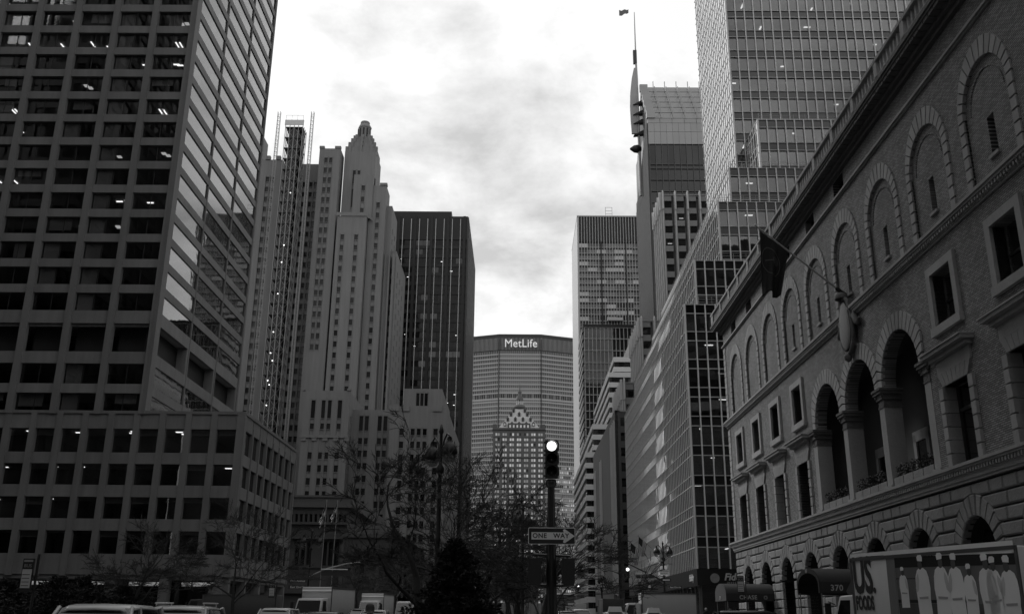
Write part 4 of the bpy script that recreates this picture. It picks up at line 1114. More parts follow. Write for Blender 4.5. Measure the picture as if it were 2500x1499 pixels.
for i in LOG:
    c = CB[i]
    T.box('loggia_door', g_dark, 23.3, 23.38, c - .7, c + .7, 8.4, 11.6)
    for (a, b, z0, z1) in ((c - 1.1, c - .7, 8.4, 12.0), (c + .7, c + 1.1, 8.4, 12.0), (c - 1.1, c + 1.1, 11.6, 12.2)): T.box('door_surround', stn, 23.2, 23.38, a, b, z0, z1)
    for k in range(4):
        u = c - 2.5 + 1.27 * k; stone_rect('parapet_panel', u, u + 1.2, 8.36, 8.86, -.3, .0, sto, .02)
    hg = MB(); hr_ = random.Random(i)
    for _ in range(900):
        p = Vector((20.3 + hr_.uniform(-.28, .28), c + hr_.uniform(-2.4, 2.4), 8.9 + hr_.random() ** 1.4 * .62)); s_ = .06
        d = Vector((hr_.uniform(-1, 1), hr_.uniform(-1, 1), hr_.uniform(-.3, 1))).normalized() * s_; e = d.cross(Vector((hr_.uniform(-1, 1), .3, hr_.uniform(-1, 1)))).normalized() * s_ * .8
        hg.add([p - d, p + e, p + d, p - e], [(0, 1, 2, 3)])
    o = T.part('hedge', hg, mat('evergreen_leaf', .035, .7, .3, 3)); o['kind'] = 'stuff'
# belts, cornice, balustrade
def belt(name, steps, m=stn):
    mb = MB()
    for z0, z1, d in steps: wbox(U0 - d, U1 + d, z0, z1, -.3, d, mb)
    T.part(name, mb, m)
belt('belt_course', ((7.5, 7.62, .16), (7.62, 7.8, .22), (7.8, 8.06, .24), (8.06, 8.16, .42), (8.16, 8.3, .5)))
belt('belt_course', ((18.9, 19.0, .10), (19.0, 19.22, .14), (19.22, 19.34, .32), (19.34, 19.5, .4)))
belt('belt_course', ((26.8, 26.88, .1), (26.88, 27.0, .2)))
u = U0
while u < U1:
    T.fb('dentil', stn, F, u, u + .13, 7.86, 8.05, .2, .38); T.fb('dentil', stn, F, u, u + .13, 19.04, 19.21, .1, .28); u += .26
cn = MB()
for z0, z1, d in ((28.28, 28.5, .22), (28.5, 28.72, .42)): wbox(U0 - d, U1 + d, z0, z1, -.3, d, cn)
wbox(U0 - .95, U1 + .95, 28.92, 29.06, -.3, .92, cn); wbox(U0 - 1, U1 + 1, 29.06, 29.28, -.3, 1.0, cn)
T.part('cornice', cn, stc)
u = U0 - .6
while u < U1 + .6: T.fb('modillion', stc, F, u, u + .5, 28.72, 28.92, -.2, .86); u += .58
bl = MB(); wbox(U0 - .9, U1 + .9, 29.28, 29.46, .5, .9, bl); wbox(U0 - .95, U1 + .95, 30.32, 30.5, .46, .95, bl); bl.box(19.1, 48, 90.4, 90.9, 29.28, 30.5)
T.part('balustrade_rail', bl, stn)
n = 0; u = U0 - .85
while u < U1 + .9:
    if n % 8 == 0: T.fb('balustrade_post', stn, F, u - .12, u + .3, 29.46, 30.32, .48, .93)
    else: T.fb('baluster', stn, F, u, u + .17, 29.46, 30.32, .6, .8)
    u += .47; n += 1
T.part('roof', MB().box(20.3, 48, U0, U1, 28.9, 29.2), roofd)
# corner quoins at the far end
for k in range(32):
    z = 8.35 + .575 * k
    if z > 26.2 or 18.5 < z < 19.45: continue
    stone_rect('quoin', 89.2, 90.04, z + .015, z + .545, -.3, .06, stn, .015)
for k in range(30):
    z = 8.35 + .575 * k
    if z > 26.2 or 18.5 < z < 19.45: continue
    stone_rect('quoin', 19.36, 20.2, z + .015, z + .545, -.3, .06, stn, .015)
# carved shield over the middle arch
sh = MB(); cu, cz = 54.95, 18.5
rings_ = []
for j in range(9):
    t = j / 8; rr_ = math.cos(t * math.pi / 2); dd = .40 + .2 * math.sin(t * math.pi / 2)
    rings_.append([fp(F, cu + .82 * rr_ * math.cos(2 * math.pi * k / 20) * (1 - .18 * math.sin(2 * math.pi * k / 20)), cz + 1.5 * rr_ * math.sin(2 * math.pi * k / 20), dd) for k in range(20)])
vs = [p for r_ in rings_ for p in r_]; fs = [(i * 20 + k, i * 20 + (k + 1) % 20, (i + 1) * 20 + (k + 1) % 20, (i + 1) * 20 + k) for i in range(8) for k in range(20)]
sh.add(vs, fs, True)
o = T.part('carved_shield', sh, stn)
rim = MB(); rim.tube([fp(F, cu + 1.0 * math.cos(2 * math.pi * k / 24) * (1 - .15 * math.sin(2 * math.pi * k / 24)), cz + 1.72 * math.sin(2 * math.pi * k / 24), .3) for k in range(25)], .13, 8)
wbox(cu - .8, cu + .8, cz - 1.4, cz + 1.5, -.1, .36, rim)
T.part('shield_rim', rim, stc, o)
hel = MB(); hel.lathe([(.02, .42), (.2, .38), (.34, .25), (.4, .03), (.38, -.05), (.3, .0), (.16, .16)], (19.6, cu + .1, cz + 1.75), 16); T.part('shield_crest', hel, stc, o)
for s_ in (-1, 1):
    rb = MB(); rb.tube([fp(F, cu + s_ * (.9 + .25 * j), cz + .2 + .25 * math.sin(j * 1.8) - .1 * j, .2) for j in range(5)], [.26, .22, .2, .16, .1], 6); T.part('shield_ribbon', rb, stc, o)
T.part('shield_boss', MB().lathe([(.02, -.3), (.2, -.15), (.24, .05), (.1, .25)], fp(F, cu, cz - 1.95, .4), 10), stc, o)
T.done()

# flag on a slanting pole over the loggia
T = Thing('club_flag', 'dark limp flag with thin ring emblem hanging from slanted pole on brick club house', 'flag', (20, 55.3, 20.8))
P0, P1 = Vector((19.6, 55.3, 20.9)), Vector((14.8, 55.4, 25.2))
T.part('pole', MB().tube([P0, P1], [.07, .05], 8).lathe([(.02, -.12), (.1, 0), (.02, .12)], P1, 8), mat('pale_pole', .3, .5, .1))
T.part('pole_bracket', MB().tube([(20.0, 55.3, 20.6), (19.4, 55.3, 21.05)], .12, 8), black)
fm = bpy.data.materials.new('dark_flag_cloth'); fm.use_nodes = True; t = fm.node_tree; b = t.nodes['Principled BSDF']; b.inputs['Roughness'].default_value = .9
uvn = t.nodes.new('ShaderNodeUVMap'); sp = t.nodes.new('ShaderNodeSeparateXYZ'); t.links.new(uvn.outputs[0], sp.inputs[0])
def tm(op, a_, b_=0.0, c_=0.0):
    n = t.nodes.new('ShaderNodeMath'); n.operation = op
    for i, v in enumerate((a_, b_, c_)):
        if isinstance(v, (int, float)): n.inputs[i].default_value = v
        else: t.links.new(v, n.inputs[i])
    return n.outputs[0]
dx, dy = tm('SUBTRACT', sp.outputs[0], .42), tm('MULTIPLY', tm('SUBTRACT', sp.outputs[1], .42), 1.55)
dist = tm('SQRT', tm('ADD', tm('MULTIPLY', dx, dx), tm('MULTIPLY', dy, dy)))
ring_ = tm('LESS_THAN', tm('ABSOLUTE', tm('SUBTRACT', dist, .36)), .012)
d2x, d2y = tm('SUBTRACT', sp.outputs[0], .58), tm('MULTIPLY', tm('SUBTRACT', sp.outputs[1], .36), 1.55)
disc = tm('LESS_THAN', tm('SQRT', tm('ADD', tm('MULTIPLY', d2x, d2x), tm('MULTIPLY', d2y, d2y))), .12)
bar = tm('MULTIPLY', tm('LESS_THAN', tm('ABSOLUTE', tm('SUBTRACT', d2y, tm('MULTIPLY', d2x, -.35))), .016), tm('LESS_THAN', tm('ABSOLUTE', tm('ADD', d2x, .24)), .16))
em = tm('MAXIMUM', ring_, tm('MAXIMUM', tm('MULTIPLY', disc, .55), bar))
t.links.new(tm('MULTIPLY_ADD', em, .05, .007), b.inputs['Base Color'])
NU, NV = 28, 34; vs = []; uvs = []
for j in range(NV + 1):
    v = j / NV
    for i in range(NU + 1):
        s_ = i / NU
        top = P1.lerp(P0, .05 + .34 * s_)
        narrow = 1 - .42 * v ** 1.3
        x = P1.lerp(P0, .05 + .34 * (.30 + (s_ - .30) * narrow)).x - .25 * v
        drop = 4.3 * v * (1 - .10 * math.sin(s_ * 5)) + (top.z - (top.z)) 
        z = top.z - .1 - drop * (.86 + .14 * math.cos(3 * s_)) * (1.0 if s_ < .6 else 1 - .35 * (s_ - .6))
        y = top.y + .28 * v * math.sin(9 * s_ + 1.3 * v) + .12 * v * math.sin(21 * s_ + 2 * v)
        vs.append((x, y, z)); uvs.append((s_, v))
mb = MB(); mb.add(vs, [(j * (NU + 1) + i, j * (NU + 1) + i + 1, (j + 1) * (NU + 1) + i + 1, (j + 1) * (NU + 1) + i) for j in range(NV) for i in range(NU)], True)
me = mb.mesh('flag_cloth', fm, T.loc); ul = me.uv_layers.new(name='UVMap')
for lp in me.loops: ul.data[lp.index].uv = uvs[lp.vertex_index]
o = bpy.data.objects.new('cloth', me); COL.objects.link(o); o.parent = T.root
sm_ = o.modifiers.new('thick', 'SOLIDIFY'); sm_.thickness = .01
T.done()

# entrance canopies
canv = mat('dark_canvas', .03, .85, .15, 1.5); canl = mat('canvas_top', .03, .8, .15, 1.5); canw = mat('canopy_letters', .42, .7, .05)
def canopy(label, yc, xf, txt, tx, hw=2.1, end_open=False):
    T = Thing('entrance_canopy', label, 'canopy', (18, yc, 0), 'barrel canopies in front of the club house arches')
    prof = [(yc - hw, 3.58)] + [(yc - hw * math.cos(math.pi * k / 14), 3.58 + .78 * math.sin(math.pi * k / 14)) for k in range(1, 14)] + [(yc + hw, 3.58)]
    mb = MB(); n = len(prof)
    mb.add([(xf, y, z) for y, z in prof] + [(20.0, y, z) for y, z in prof], [(i, i + 1, n + i + 1, n + i) for i in range(n - 1)], True)
    T.part('barrel_top', mb, canl)
    T.part('side_valance', MB().box(xf, 20, yc - hw, yc - hw + .03, 3.02, 3.58), canv); T.part('side_valance', MB().box(xf, 20, yc + hw - .03, yc + hw, 3.02, 3.58), canv)
    full = [(yc - hw, 3.02)] + prof + [(yc + hw, 3.02)]
    if end_open:
        inner = [(yc - hw + .2, 3.02)] + [(yc - (hw - .2) * math.cos(math.pi * k / 14), 3.45 + .66 * math.sin(math.pi * k / 14)) for k in range(0, 15)] + [(yc + hw - .2, 3.02)]
        q = MB(); m_ = len(inner)
        outer = [full[0]] + [(yc - hw * math.cos(math.pi * k / 14), 3.58 + .78 * math.sin(math.pi * k / 14)) for k in range(0, 15)] + [full[-1]]
        q.add([(xf - .02, y, z) for y, z in outer] + [(xf - .02, y, z) for y, z in inner], [(i, i + 1, m_ + i + 1, m_ + i) for i in range(m_ - 1)]); T.part('end_trim', q, canl)
    else: T.part('end_panel', MB().prism([(xf - .02, y, z) for y, z in full], [(xf, y, z) for y, z in full]), mat('grey_canvas', .08, .85, .1))
    for y in (yc - hw + .1, yc + hw - .1): T.part('post', MB().tube([(xf + .1, y, 0), (xf + .1, y, 3.1)], .035, 8), mat('brass_post', .2, .35, .1))
    letters(T, 'lettering', txt, canw, (tx, yc - hw - .012, 3.28), size=.42, ext=.006, bold=.008, space=1.1)
    if txt == 'CHASE':
        for k in range(4):
            an = math.pi / 2 * k; q = MB(); c0, s0 = math.cos(an), math.sin(an)
            pts = [(-.16, .06), (.06, .06), (.06, .15), (-.07, .15)]
            pp = [(tx + 1.35 + a * c0 - b_ * s0, 3.28 + a * s0 + b_ * c0) for a, b_ in pts]
            T.part('emblem', q.prism([(x, yc - hw - .02, z) for x, z in pp], [(x, yc - hw - .005, z) for x, z in pp]), mat('grey_emblem', .2))
        letters(T, 'lettering', '370', canw, (xf - .04, yc + .1, 3.25), 'E', size=.36, ext=.006, bold=.01)
    else: letters(T, 'lettering', '370', canw, (xf - .04, yc, 4.22), 'E', size=.24, ext=.006, bold=.01)
    T.done()
canopy('long barrel canopy lettered CHASE in front of brick club house', 79.4, 16.2, 'CHASE', 17.9)
canopy('dark barrel canopy numbered 370 beside the food truck cab', 54.7, 16.0, '370', 16.9, end_open=True)
# ---------------------------------------------------------------- median signal with ONE WAY sign
signb = mat('black_sign_face', .02, .5, .1); signwh = mat('white_sign_face', .85, .5, .05)
blackp = mat('black_paint', .012, .4, .1)
T = Thing('traffic_signal', 'black signal post on the median with lit top lens, ONE WAY arrow below', 'traffic signal', (.67, 19.8, gz(19.8) + .2))
PX, PY = .67, 19.8
T.part('post', MB().tube([(PX, PY, .3), (PX, PY, 2.6)], .105, 8).tube([(PX, PY, 2.6), (PX, PY, 4.25)], [.10, .07], 8).lathe([(.09, 0), (.12, .08), (.1, .16)], (PX, PY, 4.2), 8).tube([(PX, PY, .3), (PX, PY, .7)], .2, 8), blackp)
hd = MB()
for k in range(3):
    z = 4.39 + .262 * k; hd.box(PX - .12, PX + .14, PY - .1, PY + .1, z, z + .25)
for k in range(3):
    for z in (.03, .2): hd.box(PX - .15, PX - .12, PY - .03, PY + .03, 4.39 + .262 * k + z, 4.39 + .262 * k + z + .03)
    hd.box(PX + .14, PX + .165, PY - .1, PY + .02, 4.39 + .262 * k + .05, 4.39 + .262 * k + .2)
head = T.part('signal_head', hd, blackp)
for k in range(3):
    zc = 4.39 + .262 * k + .125
    T.part('lens', MB().lathe([(.1, 0), (.09, -.02), (.0, -.03)], (PX + .01, PY - .1, zc), 20, True, 'y'), mat('lit_lens', .8, emit=2.2, var=0) if k == 2 else mat('dark_lens', .02, .2, 0), head, label='lit round signal lens' if k == 2 else None)
    vz = MB(); n = 14
    for rr_, in ((.115,),):
        pts = [(PX + .01 + rr_ * math.cos(-.5 + (math.pi + 1.0) * j / n), zc + rr_ * math.sin(-.5 + (math.pi + 1.0) * j / n)) for j in range(n + 1)]
        vz.add([(x, PY - .1, z) for x, z in pts] + [(x, PY - .27, z - .02) for x, z in pts], [(i, i + 1, n + 2 + i, n + 1 + i) for i in range(n)], True)
    T.part('visor', vz, blackp, head)
for (x0, x1) in ((.2, .455), (.88, 1.135)):
    T.part('pedestrian_signal', MB().box(x0, x1, PY - .14, PY + .1, 2.30, 2.775).box(x0 + .02, x1 - .02, PY - .2, PY - .1, 2.25, 2.33), blackp)
T.part('cross_arm', MB().tube([(.3, PY, 2.86), (1.05, PY, 2.83)], .022, 8).tube([(.33, PY, 2.27), (.98, PY, 2.26)], .022, 8), mat('worn_black_pipe', .03, .3, .2))
sg = MB(); SX, SZ, SW, SH, ys = .675, 3.215, .475, .165, PY - .14
def rrect(hw, hh, r, n=5):
    out = []
    for (cx_, cz_, a0) in ((hw - r, hh - r, 0), (-hw + r, hh - r, 90), (-hw + r, -hh + r, 180), (hw - r, -hh + r, 270)):
        for j in range(n + 1): out.append((cx_ + r * math.cos(R(a0 + 90 * j / n)), cz_ + r * math.sin(R(a0 + 90 * j / n))))
    return out
def plate(T, name, poly, y0, y1, m, par=None, cx_=SX, cz_=SZ):
    return T.part(name, MB().prism([(cx_ + a, y0, cz_ + b) for a, b in poly], [(cx_ + a, y1, cz_ + b) for a, b in poly]), m, par)
pl = plate(T, 'one_way_sign', rrect(SW, SH, .03), ys, ys + .012, signwh)
plate(T, 'sign_face', rrect(SW - .013, SH - .013, .022), ys - .003, ys - .0005, signb, pl)
arrow = [(-.41, -.075), (.23, -.075), (.23, -.14), (.455, 0), (.23, .14), (.23, .075), (-.41, .075)]
arrow = [(-.41, -.072), (.24, -.072), (.225, -.12), (.262, -.138), (.455, -.005), (.455, .005), (.262, .138), (.225, .12), (.24, .072), (-.41, .072)]
plate(T, 'arrow', arrow, ys - .006, ys - .0035, signwh, pl)
letters(T, 'lettering', 'ONE', signb, (SX - .245, ys - .008, SZ), size=.13, ext=.001, bold=.003, space=1.1, parent=pl); letters(T, 'lettering', 'WAY', signb, (SX + .19, ys - .008, SZ), size=.13, ext=.001, bold=.003, space=1.1, parent=pl)
T.done()

# ---------------------------------------------------------------- lamp posts
globe = glass('lamp_globe_glass', tint=.6, f0=.12, rough=.12, wave=0)
def lamp_post(label, x, y, ht, rot=0.0, g='twin globe street lamps along the avenue'):
    z0 = gz(y) + .14
    T = Thing('street_lamp', label, 'street lamp', (x, y, z0), g)
    k = ht / 8.6; zz0 = z0
    def Z(v): return zz0 + v * k
    T.part('post', MB().lathe([(.26, 0), (.26, .3), (.2, .4), (.16, 1.1), (.19, 1.2), (.1, 1.35), (.09, 4.0), (.12, 4.1), (.085, 4.2), (.075, 6.9), (.16, 7.0), (.16, 7.12), (.07, 7.25), (.06, 8.2), (.1, 8.3), (.03, 8.6)], (x, y, zz0), 10).__class__() if False else MB().lathe([(r_ * 1.0, v * k) for r_, v in ((.26, 0), (.26, .3), (.2, .4), (.16, 1.1), (.19, 1.2), (.1, 1.35), (.09, 4.0), (.12, 4.1), (.085, 4.2), (.075, 6.6), (.16, 6.7), (.16, 6.85), (.07, 7.0), (.06, 8.2), (.1, 8.3), (.03, 8.6))], (x, y, zz0), 10), blackp)
    for s_ in (-1, 1):
        ca, sa = math.cos(rot), math.sin(rot)
        def W_(r_, v): return (x + s_ * r_ * ca, y + s_ * r_ * sa, Z(v))
        T.part('arm', MB().tube([W_(.05, 7.1), W_(.25, 7.9), W_(.5, 8.15), W_(.68, 8.05), W_(.72, 7.95)], .035, 6).tube([W_(.05, 7.5), W_(.3, 7.3), W_(.4, 7.55), W_(.28, 7.65)], .022, 6), blackp)
        c = W_(.72, 7.3)
        lm = T.part('lantern', MB().lathe([(.06, .68), (.1, .58), (.08, .52), (.17, .42), (.27, .28), (.31, .12), (.31, .04), (.29, .0)], c, 16), blackp)
        T.part('globe', MB().lathe([(.27, .0), (.26, -.1), (.19, -.24), (.08, -.32), (.01, -.33)], c, 16), globe, lm)
    return T
T = lamp_post('tall twin globe lamp rising behind the median tree', -3.05, 37, 8.45, R(-58)); T.done()
T = lamp_post('twin globe lamp carrying street signs and curved signal arm by the left church', -19.1, 90, 8.4, R(10))
arm = [(-19.1, 90, 5.0), (-17.4, 90, 5.75), (-15.8, 90, 6.15), (-14.2, 90, 6.35)]
T.part('signal_arm', MB().tube(arm, [.07, .06, .05, .045], 8), steel)
sgm = mat('street_sign_face', .05, .5, .05)
for z, tx in ((4.45, 'Park Avenue'), (3.9, 'East 52nd St')):
    pl = T.part('street_sign', MB().box(-20.9, -19.2, 89.9, 89.93, z, z + .32), sgm); letters(T, 'lettering', tx, signwh, (-20.05, 89.885, z + .16), size=.26, ext=.003, parent=pl)
pl = T.part('street_sign', MB().box(-18.0, -15.3, 89.95, 89.98, 5.1, 5.5), sgm); T.part('sign_light', MB().box(-18.0, -15.6, 89.8, 90.1, 5.62, 5.7), signwh, pl)
T.part('arm_signal', MB().box(-14.35, -14.05, 89.85, 90.15, 5.35, 6.25), blackp)
T.done()
T = lamp_post('twin globe lamp with signal arm and E 52 St sign by the glass block', 13.6, 92, 7.75, R(25))
T.part('signal_arm', MB().tube([(13.6, 92, 4.95), (12.2, 92, 5.6), (10.6, 92, 6.35), (9.6, 92, 6.75)], [.07, .06, .05, .045], 8), blackp)
h = T.part('arm_signal', MB().box(10.05, 10.38, 91.8, 92.1, 5.2, 6.15), blackp)
T.part('lens', MB().lathe([(.15, 0), (.13, -.03), (0, -.05)], (10.21, 91.8, 5.98), 16, True, 'y'), mat('lit_lens', .8, emit=2.2, var=0), h)
pl = T.part('street_sign', MB().box(11.0, 12.65, 91.95, 91.98, 5.2, 5.5), sgm); letters(T, 'lettering', 'E 52 St', signwh, (11.8, 91.93, 5.35), size=.28, ext=.003, parent=pl); T.part('sign_light', MB().box(11.0, 12.65, 91.8, 92.1, 5.62, 5.7), signwh, pl)
pl = T.part('notice', MB().box(13.2, 14.05, 91.85, 91.88, 5.5, 6.0), signwh); letters(T, 'lettering', 'AUTHORIZED', signb, (13.62, 91.83, 5.85), size=.13, ext=.003, parent=pl); letters(T, 'lettering', 'VEHICLES ONLY', signb, (13.62, 91.83, 5.65), size=.1, ext=.003, parent=pl)
pl = T.part('street_sign', MB().box(14.0, 15.2, 91.9, 91.93, 4.3, 4.55), sgm); letters(T, 'lettering', 'East 52nd St', signwh, (14.6, 91.88, 4.42), size=.2, ext=.003, parent=pl)
pl = T.part('arrow_sign', MB().box(13.3, 14.2, 91.86, 91.89, 4.95, 5.2), signb); T.part('arrow', MB().box(13.45, 14.1, 91.84, 91.85, 5.03, 5.12), signwh, pl)
T.done()
lamp_post('distant twin globe lamp in front of the finned stone block', 15.9, 187, 7.6, R(30)).done()
lamp_post('small twin globe lamp on the median straight in front of the pyramid tower', .3, 62, 7.9, R(60)).done()
# far signal arm by the stone block
T = Thing('signal_mast', 'far signal mast with lit lens at the next crossing, right side', 'traffic signal', (14.5, 172, gz(172)))
T.part('post', MB().tube([(14.5, 172, gz(172)), (14.5, 172, 6.6)], .09, 8), blackp); T.part('arm', MB().tube([(14.5, 172, 6.2), (12, 172, 7.0), (10.2, 172, 7.3)], .05, 6), blackp)
h = T.part('signal_head', MB().box(10.3, 10.65, 171.8, 172.1, 6.1, 7.1), blackp); T.part('lens', MB().lathe([(.16, 0), (.14, -.03), (0, -.05)], (10.47, 171.8, 6.85), 14, True, 'y'), mat('lit_lens', .8, emit=2.2, var=0), h)
pl = T.part('street_sign', MB().box(12.2, 13.9, 171.95, 172, 6.3, 6.6), sgm); T.part('sign_light', MB().box(12.2, 13.9, 171.8, 172.1, 6.72, 6.8), signwh, pl)
T.done()

# ---------------------------------------------------------------- bus stop signs
def bus_sign(label, x, y, z0, z1, wd):
    T = Thing('bus_stop_sign', label, 'sign', (x, y, gz(y) + .14), 'bus stop signs at the kerb')
    T.part('post', MB().tube([(x + wd * .75, y + .03, gz(y)), (x + wd * .75, y + .03, z1 + .1)], .03, 8), blackp)
    T.part('panel', MB().box(x - wd / 2, x + wd / 2, y - .02, y + .02, z0, z1), signb)
    h = z1 - z0
    mp_ = T.part('timetable', MB().box(x - wd * .42, x + wd * .42, y - .03, y - .021, z0 + h * .12, z0 + h * .68), mat('paper_timetable', .45, .6, .1))
    for k in range(4): T.part('printed_line', MB().box(x - wd * .36, x + wd * .3, y - .033, y - .0305, z0 + h * (.18 + .11 * k), z0 + h * (.2 + .11 * k)), signb, mp_)
    T.part('route_plate', MB().box(x - wd * .4, x + wd * .4, y - .03, y - .021, z0 + h * .9, z0 + h * .96), mat('grey_print', .25))
    letters(T, 'lettering', 'BUS', mat('grey_print', .25), (x, y - .03, z0 + h * .78), size=wd * .4, ext=.002)
    T.done()
bus_sign('bus stop sign with white timetable by the dark shrubs at far left', -10.98, 22, 2.08, 2.8, .25)
bus_sign('bus stop sign in front of the CHASE canopy', 14.6, 65, 3.25, 4.38, .46)
bus_sign('small bus stop sign at the corner of the low stone wing', -17.4, 70, 2.8, 3.75, .42)

# ---------------------------------------------------------------- flags
def stripe_flag(label, base, tip, g, hang=2.6, w_=1.5, vertical=False, name='national_flag'):
    T = Thing(name, label, 'flag', base, g)
    base, tip = Vector(base), Vector(tip)
    T.part('pole', MB().tube([base, tip], .05 if vertical else .035, 6).lathe([(.01, -.1), (.09, 0), (.01, .1)], tip, 8), mat('pale_pole', .3))
    fm = MATS.get('striped_cloth')
    if not fm:
        fm = bpy.data.materials.new('striped_cloth'); fm.use_nodes = True; t = fm.node_tree; b = t.nodes['Principled BSDF']; b.inputs['Roughness'].default_value = .9
        uvn = t.nodes.new('ShaderNodeUVMap'); sp = t.nodes.new('ShaderNodeSeparateXYZ'); t.links.new(uvn.outputs[0], sp.inputs[0])
        def tm(op, a_, b_=0.0):
            n = t.nodes.new('ShaderNodeMath'); n.operation = op
            for i, v in enumerate((a_, b_)):
                if isinstance(v, (int, float)): n.inputs[i].default_value = v
                else: t.links.new(v, n.inputs[i])
            return n.outputs[0]
        st_ = tm('LESS_THAN', tm('FRACT', tm('MULTIPLY', sp.outputs[0], 6.5)), .5)
        can = tm('MULTIPLY', tm('LESS_THAN', sp.outputs[1], .42), tm('LESS_THAN', sp.outputs[0], .54))
        v = tm('ADD', tm('MULTIPLY', tm('SUBTRACT', 1.0, st_), .75), .04)
        t.links.new(tm('ADD', tm('MULTIPLY', v, tm('SUBTRACT', 1.0, can)), tm('MULTIPLY', can, .025)), b.inputs['Base Color']); MATS['striped_cloth'] = fm
    NU, NV = 20, 20; vs = []; uvs = []
    d = (base - tip).normalized()
    for j in range(NV + 1):
        v = j / NV
        for i in range(NU + 1):
            s_ = i / NU
            if vertical:
                p = Vector((tip.x - .05 - .9 * v * (.5 + .5 * s_) - .25 * math.sin(6 * s_) * v, tip.y + .35 * math.sin(10 * v + 2 * s_) * v, tip.z - .2 - s_ * w_ - v * hang * .85))
            else:
                p = tip + d * (.12 + s_ * w_ * (1 - .25 * v)); p = p + Vector((-.15 * v, .22 * v * math.sin(9 * s_), -v * hang * (.9 + .1 * math.sin(4 * s_))))
            vs.append(p); uvs.append((s_, v))
    mb = MB(); mb.add(vs, [(j * (NU + 1) + i, j * (NU + 1) + i + 1, (j + 1) * (NU + 1) + i + 1, (j + 1) * (NU + 1) + i) for j in range(NV) for i in range(NU)], True)
    me = mb.mesh('cloth', fm, T.loc); ul = me.uv_layers.new(name='UVMap')
    for lp in me.loops: ul.data[lp.index].uv = uvs[lp.vertex_index]
    o = bpy.data.objects.new('cloth', me); COL.objects.link(o); o.parent = T.root
    T.done()
stripe_flag('striped flag on the farther slanted pole of the glass block front', (20, 150, 10.3), (17.2, 150.2, 12.8), 'flags on the glass block', 2.9, 1.9)
stripe_flag('striped flag on the nearer slanted pole of the glass block front', (20, 139.8, 10.3), (17.2, 140, 12.9), 'flags on the glass block', 2.4, 1.5)
stripe_flag('striped flag on tall vertical pole in front of the church, left one', (-27.9, 139, gz(139)), (-27.7, 139, 17.4), 'flagpoles before the church', 2.6, 1.7, True)
stripe_flag('flag on tall vertical pole in front of the church, right one', (-26.7, 141, gz(141)), (-26.5, 141, 17.6), 'flagpoles before the church', 2.2, 1.2, True)
for i, y in enumerate((206, 212, 218)): stripe_flag(('nearest', 'middle', 'farthest')[i] + ' of three striped flags on the finned stone block front', (20, y, 8.2), (17.6, y, 10.2), 'flags on the finned block', 2.6, 1.6)
T = Thing('roof_flag', 'tiny flag flying on top of the roof mast of slanted tower', 'flag', (39.3, 300, 212.5), None)
T.part('cloth', MB().add([(39.3 - .32 * i, 300 + .3 * math.sin(i), 215.3 - .05 * i - j * (.5 + .03 * i)) for j in range(4) for i in range(12)], [(j * 12 + i, j * 12 + i + 1, (j + 1) * 12 + i + 1, (j + 1) * 12 + i) for j in range(3) for i in range(11)], True), mat('grey_flag', .2, .9, .5, 2.5)); T.done()
T = Thing('window_rig', 'small window cleaning rig hung on the striped tower front', 'cradle', (44, 423, 133)); T.part('cradle', MB().box(41, 48, 421.6, 423, 133, 134.4), alu); T.part('cable', MB().tube([(42, 422.3, 134.4), (42, 423.4, 186.3)], .04, 4).tube([(47, 422.3, 134.4), (47, 423.4, 186.3)], .04, 4), black); T.part('guard_rail', MB().tube([(41, 421.6, 135.4), (48, 421.6, 135.4)], .06, 5), alu); T.done()

# ---------------------------------------------------------------- vehicles
chrome = mat('bright_trim', .6, .2, .05); tyre = mat('tyre_rubber', .02, .9, .1); rimm = mat('wheel_rim', .3, .35, .1); vg = glass('vehicle_glass', f0=.08, opaque=.012, rough=.03, wave=0); hl = mat('headlamp', .6, .2, .05)
def local_thing(name, label, cat, x, y, rot, group):
    T = Thing(name, label, cat, (0, 0, 0), group); T.root.location = (x, y, gz(y)); T.root.rotation_euler = (math.atan(.0085) * math.cos(rot), 0, rot); return T
def wheels(T, hw, ys, r=.36):
    for y in ys:
        for s_ in (-1, 1):
            wl = T.part('wheel', MB().lathe([(.2, -.1), (r, -.1), (r, .1), (.2, .1)], (s_ * (hw - .12), y, r), 16, False, 'x'), tyre)
            T.part('rim', MB().lathe([(r * .62, -.02), (r * .55, .02), (.05, .04)], (s_ * (hw - .02), y, r), 12, False, 'x'), rimm, wl)
def bev(o, w_=.05, s_=3):
    m = o.modifiers.new('bevel', 'BEVEL'); m.width = w_; m.segments = s_; m.limit_method = 'ANGLE'; m.angle_limit = R(30)
    for p in o.data.polygons: p.use_smooth = True
def loft(st):
    """st: list of (y, half width bottom, half width top, z0, z1)"""
    mb = MB(); vs = []
    for y, a, b, z0, z1 in st: vs += [(-a, y, z0), (a, y, z0), (a * 1.0, y, z0 + (z1 - z0) * .55), (b, y, z1), (-b, y, z1), (-a, y, z0 + (z1 - z0) * .55)]
    n = len(st); fs = [tuple(range(6)), tuple(range((n - 1) * 6, n * 6))[::-1]]
    for i in range(n - 1):
        for j in range(6): fs.append((i * 6 + j, (i + 1) * 6 + j, (i + 1) * 6 + (j + 1) % 6, i * 6 + (j + 1) % 6))
    return mb.add(vs, fs, True)
